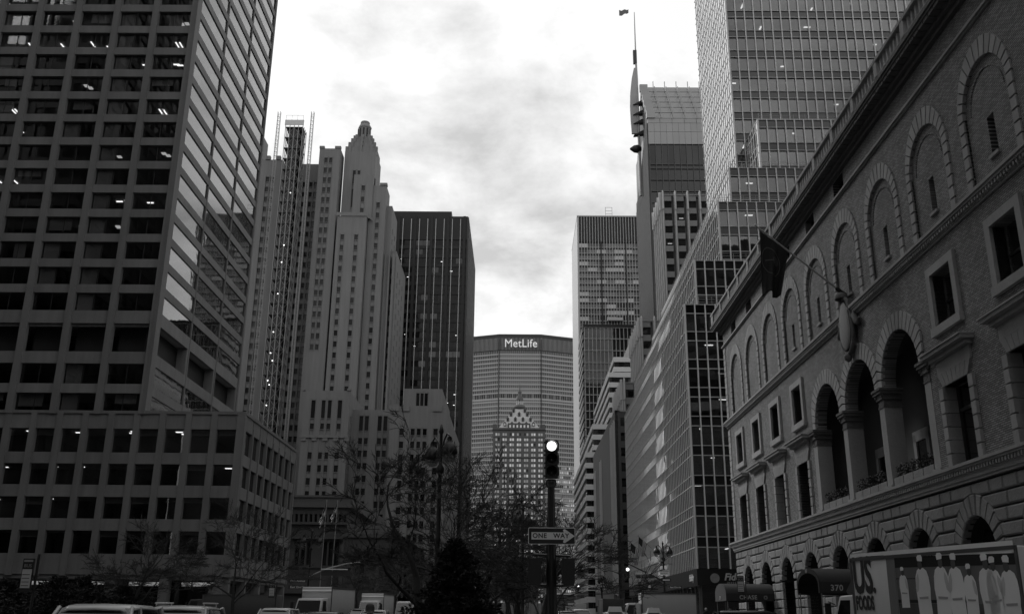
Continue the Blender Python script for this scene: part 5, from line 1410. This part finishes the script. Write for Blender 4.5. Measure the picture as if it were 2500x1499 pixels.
def car(name, label, cat, x, y, rot, c, h=1.75, L=4.8, wd=1.9, suv=True, group=None, rack=False, taxi=False, gl=None):
    """front looks along -Y before turning"""
    T = local_thing(name, label, cat, x, y, rot, group)
    pm = mat('car_paint_%03d' % int(c * 1000), c, .22, .04, spec=.6); hw = wd / 2; bh = h * .58
    o = T.part('body', loft([(-L / 2, hw * .78, hw * .74, .38, bh * .72), (-L / 2 + .12, hw * .93, hw * .86, .3, bh * .86), (-L / 2 + 1.2, hw, hw * .92, .26, bh), (0, hw, hw * .95, .26, bh * 1.02), (L / 2 - .5, hw, hw * .93, .28, bh), (L / 2, hw * .86, hw * .82, .4, bh * .9)]), pm); bev(o, .05)
    r0, r1 = (-L / 2 + 1.25, L / 2 - (.12 if suv else 1.1)); t0, t1 = (-L / 2 + 2.0, L / 2 - (.45 if suv else 1.75))
    tw = hw * .78
    cab = MB(); cab.add([(-hw * .93, r0, bh), (hw * .93, r0, bh), (hw * .93, r1, bh), (-hw * .93, r1, bh), (-tw, t0, h - .08), (tw, t0, h - .08), (tw, t1, h - .1), (-tw, t1, h - .1)], [(0, 1, 5, 4), (1, 2, 6, 5), (2, 3, 7, 6), (3, 0, 4, 7), (4, 5, 6, 7)])
    T.part('window', cab, vg)
    rf = MB(); rs = [(t0 - .12, tw * .9, h - .10), (t0 + .15, tw + .02, h - .03), (0.2, tw + .03, h), (t1 - .2, tw + .02, h - .03), (t1 + .08, tw * .92, h - .1)]
    vs = []
    for yy, ww, z in rs: vs += [(-ww, yy, z - .07), (-ww * .8, yy, z), (0, yy, z + .015), (ww * .8, yy, z), (ww, yy, z - .07)]
    rf.add(vs, [(i * 5 + j, i * 5 + j + 1, (i + 1) * 5 + j + 1, (i + 1) * 5 + j) for i in range(4) for j in range(4)], True)
    rfo = T.part('roof', rf, pm); sm = rfo.modifiers.new('thick', 'SOLIDIFY'); sm.thickness = .04
    for s_ in (-1, 1):
        for ya_, yb_, rp_ in ((r0, t0, .045), (.2, .2, .04), (r1, t1, .07)): T.part('pillar', MB().tube([(s_ * hw * .93, ya_, bh), (s_ * tw, yb_, h - .06)], rp_, 5), pm)
        T.part('headlight', MB().box(s_ * hw * .62 - .2, s_ * hw * .62 + .2, -L / 2 + .0, -L / 2 + .14, bh * .66, bh * .82), hl)
        T.part('mirror', MB().box(s_ * hw * 1.02 - .09, s_ * hw * 1.02 + .09, r0 + .25, r0 + .4, bh + .02, bh + .2), pm)
        T.part('door_handle', MB().box(s_ * hw * .985 - .015, s_ * hw * .985 + .015, .35, .55, bh * .85, bh * .88), chrome)
        if rack: T.part('roof_rail', MB().tube([(s_ * tw * .85, t0 + .2, h + .07), (s_ * tw * .85, t1 - .1, h + .07)], .025, 6).tube([(s_ * tw * .85, t0 + .3, h), (s_ * tw * .85, t0 + .3, h + .07)], .02, 5).tube([(s_ * tw * .85, t1 - .3, h - .03), (s_ * tw * .85, t1 - .3, h + .07)], .02, 5), chrome)
    T.part('grille', MB().box(-hw * .4, hw * .4, -L / 2 - .02, -L / 2 + .1, bh * .5, bh * .74), black); T.part('bumper', MB().box(-hw * .86, hw * .86, -L / 2 - .06, -L / 2 + .2, .36, .56), pm)
    if taxi:
        s_ = T.part('roof_sign', MB().prism([(-.45, -.1, h), (.45, -.1, h), (.36, -.05, h + .34), (-.36, -.05, h + .34)], [(-.45, .75, h), (.45, .75, h), (.36, .7, h + .34), (-.36, .7, h + .34)]), mat('taxi_sign', .7, .5, .05)); T.part('sign_panel', MB().box(-.3, .3, -.1, -.085, h + .06, h + .28), mat('grey_print', .25), s_)
    wheels(T, hw, (-L / 2 + .9, L / 2 - .95)); T.done(); return T
VG = 'cars and vans waiting on the avenue'
car('parked_car', 'white roofed car at bottom left, nearest in the left lane', 'car', -9.2, 22.0, R(6), .45, 1.72, 4.8, 1.95, group=VG)
car('parked_car', 'silver car with roof rails right behind the nearest left car', 'car', -9.55, 28.2, R(6), .4, 1.70, 4.8, 1.98, group=VG, rack=True)
car('parked_car', 'white car roof just left of the first white box truck', 'car', -12.6, 52, R(2), .5, 1.62, 4.7, 1.9, group=VG)
car('parked_car', 'dark car between the white box truck and pedestrian head', 'car', -8.6, 44, 0, .03, 1.5, 4.7, 1.85, suv=False, group=VG)
car('parked_car', 'dark car in front of the second white truck', 'car', -11.6, 74, 0, .06, 1.6, 4.7, 1.85, group=VG)
car('parked_car', 'pale car between the two far white vans on the left', 'car', -8.9, 62, 0, .4, 1.55, 4.7, 1.85, suv=False, group=VG)
car('parked_car', 'dark glossy car below the food truck cab, right side', 'car', 11.3, 46.5, R(86), .02, 1.72, 4.9, 1.95, group=VG)
car('taxi_cab', 'taxi with pale roof sign in front of the dark open truck', 'taxi', 6.3, 65, math.pi, .45, 1.55, 4.7, 1.85, suv=False, taxi=True, group=VG)
car('taxi_cab', 'taxi with roof sign in front of the big white box truck', 'taxi', 9.6, 71, math.pi, .45, 1.5, 4.7, 1.85, suv=False, taxi=True, group=VG)
car('parked_car', 'white car far down the right lanes near far white truck', 'car', 6.0, 96, math.pi, .5, 1.7, 4.8, 1.9, group=VG)
car('parked_car', 'dark car far down the right lanes behind the signal post', 'car', 4.2, 84, math.pi, .05, 1.55, 4.7, 1.85, suv=False, group=VG)

def box_truck(label, x, y, rot, L=5.2, H=3.3, wd=2.25, c=.5, lip=True, cabc=.5, group='box trucks in traffic', graphics=None):
    """cab looks along -Y; cargo box behind it"""
    T = local_thing('box_truck', label, 'truck', x, y, rot, group); hw = wd / 2
    bm = mat('truck_box_%03d' % int(c * 1000), c, .5, .07, .8, streak=.06); cm = mat('cab_paint_%03d' % int(cabc * 1000), cabc, .3, .05)
    o = T.part('cargo_box', MB().box(-hw, hw, 0, L, .75, H), bm); bev(o, .04, 2)
    tr = MB()
    for xx in (-hw - .012, hw + .012):
        for yy in (0.03, L - .03): tr.box(xx - .02, xx + .02, yy - .05, yy + .05, .75, H)
        tr.box(xx - .02, xx + .02, 0, L, H - .1, H + .01); tr.box(xx - .02, xx + .02, 0, L, .75, .87)
    T.part('edge_trim', tr, mat('grey_trim', .09, .4, .1))
    if lip: T.part('roof_fairing', MB().prism([(-hw + .02, -.06, H - .28), (hw - .02, -.06, H - .28), (hw - .02, .1, H + .02), (-hw + .02, .1, H + .02)], [(-hw + .02, .02, H - .28), (hw - .02, .02, H - .28), (hw - .02, .14, H + .02), (-hw + .02, .14, H + .02)]), mat('bright_lip', .75, .4, .05))
    cab = MB(); k = hw * .9
    cab.add([(-k, -1.75, .5), (k, -1.75, .5), (k, -.05, .5), (-k, -.05, .5), (-k, -1.75, 1.2), (k, -1.75, 1.2), (k, -.05, 1.2), (-k, -.05, 1.2), (-k * .92, -1.25, 2.25), (k * .92, -1.25, 2.25), (k * .92, -.05, 2.3), (-k * .92, -.05, 2.3)],
            [(0, 1, 5, 4), (1, 2, 6, 5), (2, 3, 7, 6), (3, 0, 4, 7), (4, 5, 9, 8), (5, 6, 10, 9), (7, 4, 8, 11), (8, 9, 10, 11), (6, 7, 11, 10), (0, 3, 2, 1)])
    o = T.part('cab', cab, cm); bev(o, .08, 3)
    T.part('windscreen', MB().prism([(-k * .86, -1.76, 1.3), (k * .86, -1.76, 1.3), (k * .8, -1.36, 2.12), (-k * .8, -1.36, 2.12)], [(-k * .86, -1.71, 1.3), (k * .86, -1.71, 1.3), (k * .8, -1.31, 2.12), (-k * .8, -1.31, 2.12)]), vg)
    for s_ in (-1, 1):
        T.part('side_window', MB().prism([(s_ * k * 1.005, -1.45, 1.3), (s_ * k * 1.005, -.55, 1.3), (s_ * k * .935, -.55, 2.1), (s_ * k * .935, -1.15, 2.1)], [(s_ * k * .985, -1.45, 1.3), (s_ * k * .985, -.55, 1.3), (s_ * k * .915, -.55, 2.1), (s_ * k * .915, -1.15, 2.1)]), vg)
        T.part('mirror', MB().box(s_ * (k + .2) - .1, s_ * (k + .2) + .1, -1.6, -1.5, 1.45, 2.0).tube([(s_ * k, -1.4, 1.95), (s_ * (k + .2), -1.52, 2.05)], .02, 5), black)
        T.part('headlight', MB().box(s_ * k * .7 - .18, s_ * k * .7 + .18, -1.8, -1.72, .75, .95), hl)
    T.part('bumper', MB().box(-k, k, -1.85, -1.7, .4, .65), mat('grey_trim', .25)); T.part('grille', MB().box(-k * .5, k * .5, -1.79, -1.74, .75, 1.1), black)
    T.part('chassis', MB().box(-.45, .45, -1.6, L, .55, .76), black)
    wheels(T, hw * .95, (-1.0, L - 1.3), .42)
    if graphics: graphics(T, hw, L, H)
    T.done(); return T
box_truck('white box truck with bright roof lip left of the flagpoles', -14.6, 72, R(-9), 5.4, 3.05, 2.25, .5)
box_truck('smaller white box truck beyond the first one, left lanes', -13.6, 93, R(-4), 5.0, 2.9, 2.1, .5)
box_truck('low white van truck half hidden by the median tree', -11.2, 101, R(-3), 4.2, 2.2, 2.1, .55)
box_truck('big plain white box truck standing side-on at the right crossing', 11.2, 91.2, R(-90), 5.0, 3.15, 2.3, .42, lip=False)
box_truck('dark open box truck down the right lanes', 9.2, 101, math.pi, 5.0, 2.7, 2.0, .03, lip=False, cabc=.06)
box_truck('small pale box truck far down the right lanes', 6.6, 116, math.pi, 5.0, 2.3, 2.1, .35, lip=False)
box_truck('long dark box truck parked side-on below the low stone wing', -30.6, 97.5, R(-90), 7.2, 2.75, 2.4, .07, lip=False, cabc=.05)

# food service truck in the right foreground: pale box with big letters and a printed kitchen scene
def food_graphics(T, hw, L, H):
    # right-hand side of the picture = rear; the printed side is local x = +hw, text runs along +y
    sx = hw + .012
    def poly(name, pts, m, lay, par=None):
        return T.part(name, MB().prism([(sx + .004 * lay, s_, z) for s_, z in pts], [(sx + .004 * lay - .003, s_, z) for s_, z in pts]), m, par)
    pw = mat('print_white', .8, .6, .1, 1.2); pdk = mat('print_dark', .02, .6, .3, 2); pmid = mat('print_mid', .16, .6, .3, 1.5); pgr = mat('print_grey', .08, .6, .4, 3); psk = mat('print_skin', .09, .6, .2, 4); plet = mat('print_letters', .045, .6, .05)
    pan = poly('printed_panel', [(2.5, 1.0), (7.82, 1.0), (7.82, 3.28), (2.5, 3.42)], pmid, 1)
    poly('print_band', [(2.5, 3.08), (7.82, 2.98), (7.82, 3.28), (2.5, 3.42)], pdk, 2, pan); poly('print_counter', [(2.5, 1.0), (7.82, 1.0), (7.82, 1.95), (2.5, 1.98)], pgr, 2, pan); poly('print_worktop', [(2.5, 2.0), (5.9, 1.98), (5.9, 2.06), (2.5, 2.1)], pdk, 3, pan)
    poly('print_shelf', [(2.5, 2.72), (4.0, 2.7), (4.0, 2.74), (2.5, 2.76)], pgr, 2, pan); poly('print_oven', [(4.95, 2.1), (5.35, 2.1), (5.35, 2.8), (4.95, 2.8)], pdk, 2, pan)
    wv = [(2.55 + .22 * i, 3.44 - .012 * i + .045 * math.sin(i * 1.7) + .03 * math.sin(i * 4.1)) for i in range(24)]
    poly('torn_strip', [(0.02, 3.62), (7.8, 3.62), (7.8, 3.34)] + wv[::-1] + [(2.3, 3.46), (1.9, 3.5), (.5, 3.52), (.02, 3.44)], mat('print_pale', .75, .6, .08), 1)
    poly('torn_line', wv + [(a, z - .018) for a, z in wv[::-1]], pdk, 4)
    poly('print_stripe', [(2.02, 1.0), (2.45, 1.0), (2.5, 3.42), (2.2, 3.47), (2.05, 3.42)], mat('print_stripe_grey', .2, .6, .1, 1), 1)  # flat grey band printed ahead of the kitchen scene
    def chef(cs, top, sc, turn=1, lean=0.0):
        h = 1.55 * sc
        def q(a, b): return (cs + turn * a * sc + lean * b * sc, top - b * sc)
        body = [q(-.12, .34), q(-.26, .43), q(-.33, .62), q(-.36, .95), q(-.31, 1.3), q(-.34, 1.95), q(.3, 1.95), q(.32, 1.3), q(.34, .95), q(.3, .6), q(.2, .41), q(.09, .34)]
        g_ = poly('printed_figure', body, pw, 4, pan)
        poly('printed_head', [q(.105 * math.cos(2 * math.pi * j / 12) + .02, .24 + .15 * math.sin(2 * math.pi * j / 12)) for j in range(12)], psk, 5, pan)
        poly('printed_hat', [q(-.12, .14), q(-.14, .02), q(-.09, -.06), q(.06, -.06), q(.13, .0), q(.11, .12)], pw, 6, pan)
        poly('printed_arm', [q(.16, .5), q(.26, .62), q(.34, .95), q(.3, 1.08), q(.2, 1.0), q(.14, .7)], mat('print_white_fold', .55, .6, .1), 6, pan)
        poly('printed_apron', [q(-.22, 1.2), q(.22, 1.22), q(.2, 1.28), q(-.21, 1.27)], mat('print_fold', .35, .6, .1), 6, pan)
    for cs, top, sc, tu, le in ((2.86, 3.06, .62, 1, .02), (3.78, 3.36, .98, -1, .02), (4.72, 3.38, 1.0, 1, -.02), (5.32, 3.34, 1.0, -1, .0), (5.93, 3.03, .78, 1, .0), (6.62, 3.27, 1.02, 1, .05), (6.92, 3.18, .9, 1, 0), (7.45, 3.18, 1.0, -1, .02)): chef(cs, top, sc, tu, le)
    def lt(txt, s_, z, size, xs, bold):
        me = text_mesh(txt, plet, size=size, ext=.004, bold=bold, xs=xs); o = bpy.data.objects.new('lettering', me); COL.objects.link(o); o.parent = T.root
        o.location = (sx + .012, s_, z); o.rotation_euler = (math.pi / 2, 0, math.pi / 2)
    lt('US', .66, 2.84, 1.62, .58, .05); lt('FOODS', .66, 1.98, .62, .5, .025)
    poly('letter_dot', [(1.27 + .085 * math.cos(2 * math.pi * j / 14), 2.4 + .095 * math.sin(2 * math.pi * j / 14)) for j in range(14)], plet, 3)
    T.part('vent', MB().box(-.25, .25, -.35, -.02, H - .75, H - .2), black); T.part('fairing', MB().prism([(-hw + .1, -.9, 2.4), (hw - .3, -.9, 2.4), (hw - .3, -.05, 3.2), (-hw + .1, -.05, 3.2)], [(-hw + .1, -.8, 2.3), (hw - .3, -.8, 2.3), (hw - .3, -.05, 2.4), (-hw + .1, -.05, 2.4)]), mat('grey_trim', .25))
ang = math.atan2(1.95, 7.6)
# local +x side must look towards the avenue: turn by pi + ang, cab away from the camera
hw_ = 1.25
rotz = math.pi + ang
ox, oy = 11.6 + hw_ * math.cos(ang), 34.4 + hw_ * math.sin(ang)
box_truck('pale food truck lettered US FOODS with printed kitchen scene, right foreground', ox, oy, rotz, 7.9, 3.7 - gz(34), 2 * hw_, .72, lip=False, cabc=.5, group=None, graphics=food_graphics)

# ---------------------------------------------------------------- people (only heads and shoulders reach into the picture)
skin = mat('skin', .25, .6, .05); hairm = mat('dark_hair', .02, .6, .1); coat = [mat('coat_%d' % i, c, .9, .15, 3) for i, c in enumerate((.02, .05, .12, .03))]
def person(label, x, y, rot, cm, h=1.74, hat=None, g='pedestrians at the crossing'):
    T = local_thing('person', label, 'person', x, y, rot, g); T.root.location.z += .14; k = h / 1.75
    me = bpy.data.meshes.new('body')
    V = [(0, 0, .95), (0, 0, 1.15), (0, .0, 1.38), (0, 0, 1.5), (0, -.01, 1.6), (0, -.015, 1.7), (-.19, 0, 1.42), (-.25, .03, 1.15), (-.24, -.06, .92), (.19, 0, 1.42), (.25, .02, 1.15), (.24, -.08, .92), (-.1, 0, .88), (-.11, -.06, .48), (-.11, .03, .08), (-.11, -.1, .04), (.1, 0, .88), (.11, .05, .48), (.11, .14, .1), (.11, .02, .05)]
    E_ = [(0, 1), (1, 2), (2, 3), (3, 4), (4, 5), (2, 6), (6, 7), (7, 8), (2, 9), (9, 10), (10, 11), (0, 12), (12, 13), (13, 14), (14, 15), (0, 16), (16, 17), (17, 18), (18, 19)]
    Rr = [.16, .15, .17, .065, .085, .075, .085, .065, .05, .085, .065, .05, .1, .075, .055, .045, .1, .075, .055, .045]
    me.from_pydata([(a * k, b * k, c * k) for a, b, c in V], E_, []); me.materials.append(cm)
    o = bpy.data.objects.new('body', me); COL.objects.link(o); o.parent = T.root
    o.modifiers.new('skin', 'SKIN'); me.skin_vertices[0].data[0].use_root = True
    for i, r_ in enumerate(Rr): me.skin_vertices[0].data[i].radius = (r_ * k, r_ * k * (.75 if i < 3 else 1))
    o.modifiers.new('sub', 'SUBSURF').levels = 1; o.modifiers['sub'].render_levels = 2
    hd_ = MB(); hd_.lathe([(.01, -.13), (.06, -.11), (.085, -.03), (.088, .04), (.07, .1), (.01, .13)], (0, -.015 * k, 1.63 * k), 14); hd_.lathe([(.004, -.02), (.016, 0), (.004, .02)], (0, -.11 * k, 1.62 * k), 6)
    for s_ in (-1, 1): hd_.lathe([(.004, -.03), (.016, 0), (.004, .03)], (s_ * .088, -.01, 1.63 * k), 6)
    hd = T.part('head', hd_, skin)
    T.part('hair', MB().lathe([(.094, -.02), (.1, .04), (.085, .1), (.04, .135), (.005, .14)], (0, .0, 1.64 * k), 14), hat or hairm, hd)
    for s_ in (-1, 1): T.part('eye', MB().lathe([(.002, -.01), (.011, 0), (.002, .01)], (s_ * .032, -.092, 1.645 * k), 6), hairm, hd)
    T.part('mouth', MB().box(-.025, .025, -.098, -.085, 1.575 * k, 1.583 * k), mat('lip', .15), hd)
    T.done()
wool = mat('pale_wool_hat', .4, .95, .2, 6)
person('person in pale hat and dark coat near the corner shop front', 14.7, 78, R(20), coat[0], 1.74, wool)
person('person in grey coat, left of pair before CHASE canopy', 16.8, 79, R(-30), coat[2], 1.7, wool)
person('person in dark coat, right of pair before CHASE canopy', 17.6, 80, R(150), coat[1], 1.72)
person('person in black coat nearest to the club house wall', 18.2, 76, R(200), coat[3], 1.76)
person('person with dark cap low in front of second white truck', -3.2, 21.6, R(170), coat[0], 1.62, hairm)
person('person in dark coat walking by the big white truck front', 9.4, 80, R(90), coat[1], 1.72)
person('person in dark coat right behind the taxi by white truck', 10.6, 79, R(80), coat[0], 1.74, wool)

# ---------------------------------------------------------------- trees
bark = mat('dark_bark', .035, .9, .25, 4, .5, 20); twigm = mat('twig', .045, .9, .2, 4)
def bare_tree_mesh(seed, H, spread, lean=(0, 0), levels=6, fork=2.0, trunk_r=.16, droop=0.0, limit=15000):
    rng = random.Random(seed); tr, tw = MB(), MB()
    def grow(p, d, ln, r, lev):
        n = 4 if lev < 3 else 3; pts = [p]; rad = [r]
        for i in range(n):
            d = (d + Vector((rng.uniform(-1, 1), rng.uniform(-1, 1), rng.uniform(-.5, .6))) * (.10 if lev == 0 else .20) + Vector((0, 0, -droop * .12 * lev if lev > 1 else .0))).normalized()
            p = p + d * ln / n; pts.append(p); rad.append(max(r * (1 - .42 * (i + 1) / n), .011))
        (tr if lev < 3 else tw).tube(pts, rad, 8 if lev < 2 else (5 if lev < 3 else 3), lev < 1)
        if lev >= levels: return
        kids = rng.choice((2, 3)) if lev else 4
        for q in range(kids):
            at_ = 1.0 if q == 0 else rng.uniform(.45, 1.0); i0 = min(int(at_ * n), n - 1); f = at_ * n - i0
            bp = pts[i0].lerp(pts[i0 + 1], f)
            az = rng.uniform(0, 6.28); side = Vector((math.cos(az), math.sin(az), 0)); side = (side - d * side.dot(d)).normalized()
            an = rng.uniform(.25, .5) if q == 0 else rng.uniform(.45, 1.05) * spread
            nd_ = (d * math.cos(an) + side * math.sin(an) + Vector((0, 0, .12))).normalized()
            grow(bp, nd_, ln * rng.uniform(.6, .86), rad[-1] * (.92 if q == 0 else rng.uniform(.5, .75)), lev + 1)
        if lev >= 3:
            for _ in range(3):
                i0 = rng.randrange(n); bp = pts[i0].lerp(pts[i0 + 1], rng.random())
                sd = (d * rng.uniform(.5, 1.0) + Vector((rng.uniform(-1, 1), rng.uniform(-1, 1), rng.uniform(-.2, .8))) * .8).normalized()
                l_ = ln * rng.uniform(.5, 1.0); m_ = bp + sd * l_ * .5 + Vector((rng.uniform(-.05, .05), rng.uniform(-.05, .05), rng.uniform(-.02, .05))); e = bp + sd * l_ + Vector((0, 0, .05))
                tw.tube([bp, m_, e], [.009, .007, .004], 3, False)
                for q in range(2):
                    s2 = (sd + Vector((rng.uniform(-1, 1), rng.uniform(-1, 1), rng.uniform(-.4, .6))) * .7).normalized(); tw.tube([m_, m_ + s2 * l_ * .35], [.006, .0035], 3, False)
    grow(Vector((0, 0, 0)), Vector((lean[0], lean[1], 1)).normalized(), H * .30, trunk_r, 0)
    return tr, tw
def make_tree(protos, label, x, y, rot, sc, group, z=None):
    tr, tw = protos
    e = bpy.data.objects.new('bare_tree', None); COL.objects.link(e); e.location = (x, y, (gz(y) + .25) if z is None else z); e.rotation_euler = (0, 0, rot); e.scale = (sc, sc, sc)
    tag(e, label, 'tree', group)
    for nm, me in (('trunk', tr), ('crown', tw)):
        o = bpy.data.objects.new(nm, me); COL.objects.link(o); o.parent = e
protA = [b.mesh(n_, m_) for b, n_, m_ in zip(bare_tree_mesh(5, 8.0, 1.15, (-.15, 0), 7, trunk_r=.18, droop=.1), ('trunk', 'crown'), (bark, twigm))]
protB = [b.mesh(n_, m_) for b, n_, m_ in zip(bare_tree_mesh(23, 7.8, 1.0, (.05, .02), 7, trunk_r=.15, droop=.1), ('trunk', 'crown'), (bark, twigm))]
protC = [b.mesh(n_, m_) for b, n_, m_ in zip(bare_tree_mesh(41, 7.4, 1.0, (.12, .05), 7, trunk_r=.15, droop=.1), ('trunk', 'crown'), (bark, twigm))]
G = 'bare winter trees on the median'
for lab, pr_, x, y, rot, sc in (
    ('large bare tree with arching limbs left of the tall median lamp', protA, -2.95, 31, 0.2, 1.0),
    ('bare tree right behind the tall median lamp', protB, -2.6, 41, 1.4, 1.05),
    ('bare tree directly behind the ONE WAY signal post', protC, .55, 27.5, .6, .7),
    ('bare median tree below the pyramid tower, nearer one', protA, -1.8, 56, 2.6, 1.1),
    ('bare median tree below the pyramid tower, farther one', protC, .2, 66, 4.0, 1.1),
    ('bare median tree at the end of the first planting bed', protB, -2.0, 80, 5.2, 1.15)): make_tree(pr_, lab, x, y, rot, sc, G)
tr_ = random.Random(8)
for i in range(12):
    y = 118 + i * 11.5 + tr_.uniform(-2, 2) + (18 if i > 3 else 0) + (18 if i > 8 else 0)
    make_tree((protA, protB, protC)[i % 3], 'distant bare median tree, %s of the row beyond the first crossing' % ('nearest', 'second', 'third', 'fourth', 'fifth', 'sixth', 'seventh', 'eighth', 'ninth', 'tenth', 'eleventh', 'farthest')[i], tr_.uniform(-2.4, .8), y, tr_.uniform(0, 6), tr_.uniform(1.0, 1.35), 'distant bare trees down the median')
G2 = 'bare trees on the left pavement'
for lab, pr_, x, y, rot, sc in (('small bare forked tree before the left wing, far left', protC, -17.6, 45, 1.0, .85), ('small bare tree at the right corner of the left wing', protB, -17.3, 61, 2.2, 1.0),
                              ('bare tree in front of the church, left of flagpoles', protA, -20.5, 128, 1.1, 1.3), ('bare tree in front of the church doorway', protB, -18.6, 150, .4, 1.4), ('bare tree before the hotel front wing', protC, -18.5, 176, 2.2, 1.45), ('bare tree by the hotel entrance, farthest on the left pavement', protB, -18.5, 200, 4.2, 1.5)):
    make_tree(pr_, lab, x, y, rot, sc, G2, gz(y) + .14)

def conifer(label, x, y, H, Rb, seed, name='evergreen_tree', cat='tree', group=None, shape='cone'):
    rng = random.Random(seed); z0 = gz(y) + .2
    T = Thing(name, label, cat, (x, y, z0), group)
    T.part('trunk', MB().tube([(x, y, z0), (x, y, z0 + H * .96)], [.09, .015], 6), bark)
    f = MB()
    n = 420 if shape == 'cone' else 200
    for b in range(n):
        t = (b + .5) / n; t = 1 - (1 - t) ** .75 if shape == 'cone' else t
        zb = z0 + H * (.05 + .93 * t); 
        rad = Rb * ((1 - t) ** .85 + .03) if shape == 'cone' else Rb * math.sqrt(max(.02, 1 - (2 * t - .75) ** 2 * .9)) * (1 if t > .1 else .7)
        rad *= rng.uniform(.72, 1.12); az = b * 2.399 + rng.uniform(-.3, .3)
        dirv = Vector((math.cos(az), math.sin(az), rng.uniform(-.12, .32)))
        for k in range(14):
            s_ = rng.uniform(.25, 1.0); p = Vector((x, y, zb)) + dirv * rad * s_ + Vector((rng.uniform(-1, 1), rng.uniform(-1, 1), rng.uniform(-1, .6))) * .09
            for q in range(5):
                d = (dirv + Vector((rng.uniform(-1, 1), rng.uniform(-1, 1), rng.uniform(-.7, .9)))).normalized() * rng.uniform(.09, .2); e = d.cross(Vector((rng.uniform(-1, 1), rng.uniform(-1, 1), rng.uniform(-1, 1)))).normalized() * .026
                f.add([p, p + d * .5 + e, p + d, p + d * .5 - e], [(0, 1, 2, 3)])
    T.part('crown', f, mat('dark_needles', .02, .8, .3, 3)); T.done()
conifer('dark bushy evergreen on the median in front of the bare trees', -1.8, 28.2, 3.4, 1.7, 3)
SG = 'dark evergreen shrubs along the left plaza'
for i, (x, y, H, rb) in enumerate(((-18.2, 33.2, 2.1, 1.4), (-18.6, 36.0, 2.3, 1.5), (-18.2, 39.0, 2.5, 1.5), (-18.6, 42.2, 2.6, 1.6), (-18.2, 45.6, 2.3, 1.5), (-18.5, 48.6, 1.7, 1.3))):
    conifer(('leftmost', 'second', 'third', 'fourth', 'fifth', 'rightmost')[i] + ' of the dark evergreen shrubs in the row at lower left', x, y, H, rb, 50 + i, 'evergreen_shrub', 'shrub', SG, 'bush')

# ---------------------------------------------------------------- the street's other buildings, beside and behind the camera, plus masses added to block sky
nb = mat('neighbour_stone', .16, .8, .1, .2)
def neighbour(label, x0, x1, y0, y1, H, m, fh=3.7, faces='NSEW'):
    T = Thing('neighbour_building', label, 'building', ((x0 + x1) / 2, (y0 + y1) / 2, 0), 'buildings beside and behind the viewpoint')
    T.part('core', MB().box(x0 + .3, x1 - .3, y0 + .3, y1 - .3, 0, H), g_dark)
    k = int((H - 6) / fh)
    for i in range(k + 1): T.box('spandrel', m, x0, x1, y0, y1, 5 + fh * i, 6.3 + fh * i)
    p = MB()
    for i in range(int((x1 - x0) / 4) + 1): p.box(x0 + 4 * i, x0 + 4 * i + .5, y0 - .1, y1 + .1, 0, H)
    for i in range(int((y1 - y0) / 4) + 1): p.box(x0 - .1, x1 + .1, y0 + 4 * i, y0 + 4 * i + .5, 0, H)
    T.part('pier', p, m); T.part('roof', MB().box(x0, x1, y0, y1, H, H + 1.5), m); T.done()
neighbour('dark bronze tower standing left of the viewpoint', -118, -72, 22, 80, 157, dkm)
neighbour('office block behind the viewpoint on the left', -80, -24, -62, -2, 120, nb)
neighbour('slab tower behind the viewpoint on the right', 30, 85, -30, -4, 94, dkm)
neighbour('stone block farther behind on the right', 20, 80, -120, -60, 80, nb)
neighbour('stone block farther behind on the left', -80, -20.6, -142, -64, 95, nb)  # lengthened over the side street to shut out a reflected slit of sky
neighbour('long added row of mid-block masses hidden behind the right hand street front', 68, 110, 60, 260, 88, nb)  # added to close side-street gaps that mirrored bright sky in the glass
neighbour('second added row of mid-block masses far behind the right hand front', 68, 110, 262, 520, 95, nb)  # continues the added row that closes the gaps to the sky
neighbour('added mid-block masses hidden behind the left tower', -150, -110, 100, 250, 90, nb)  # added, unseen: fills the sky gaps behind the left tower
for lab, a in (('added tall sky-blocking mass two streets behind on the left', (-75, -20.6, -222, -160, 165)), ('added tall sky-blocking mass three streets behind on the left', (-75, -20.6, -305, -240, 150)),
               ('added tall sky-blocking mass two streets behind on the right', (20, 75, -205, -140, 175)), ('added tall sky-blocking mass three streets behind on the right', (20, 75, -290, -225, 140))):
    neighbour(lab, *a, nb)  # unseen masses added to cut north sky light low in the street
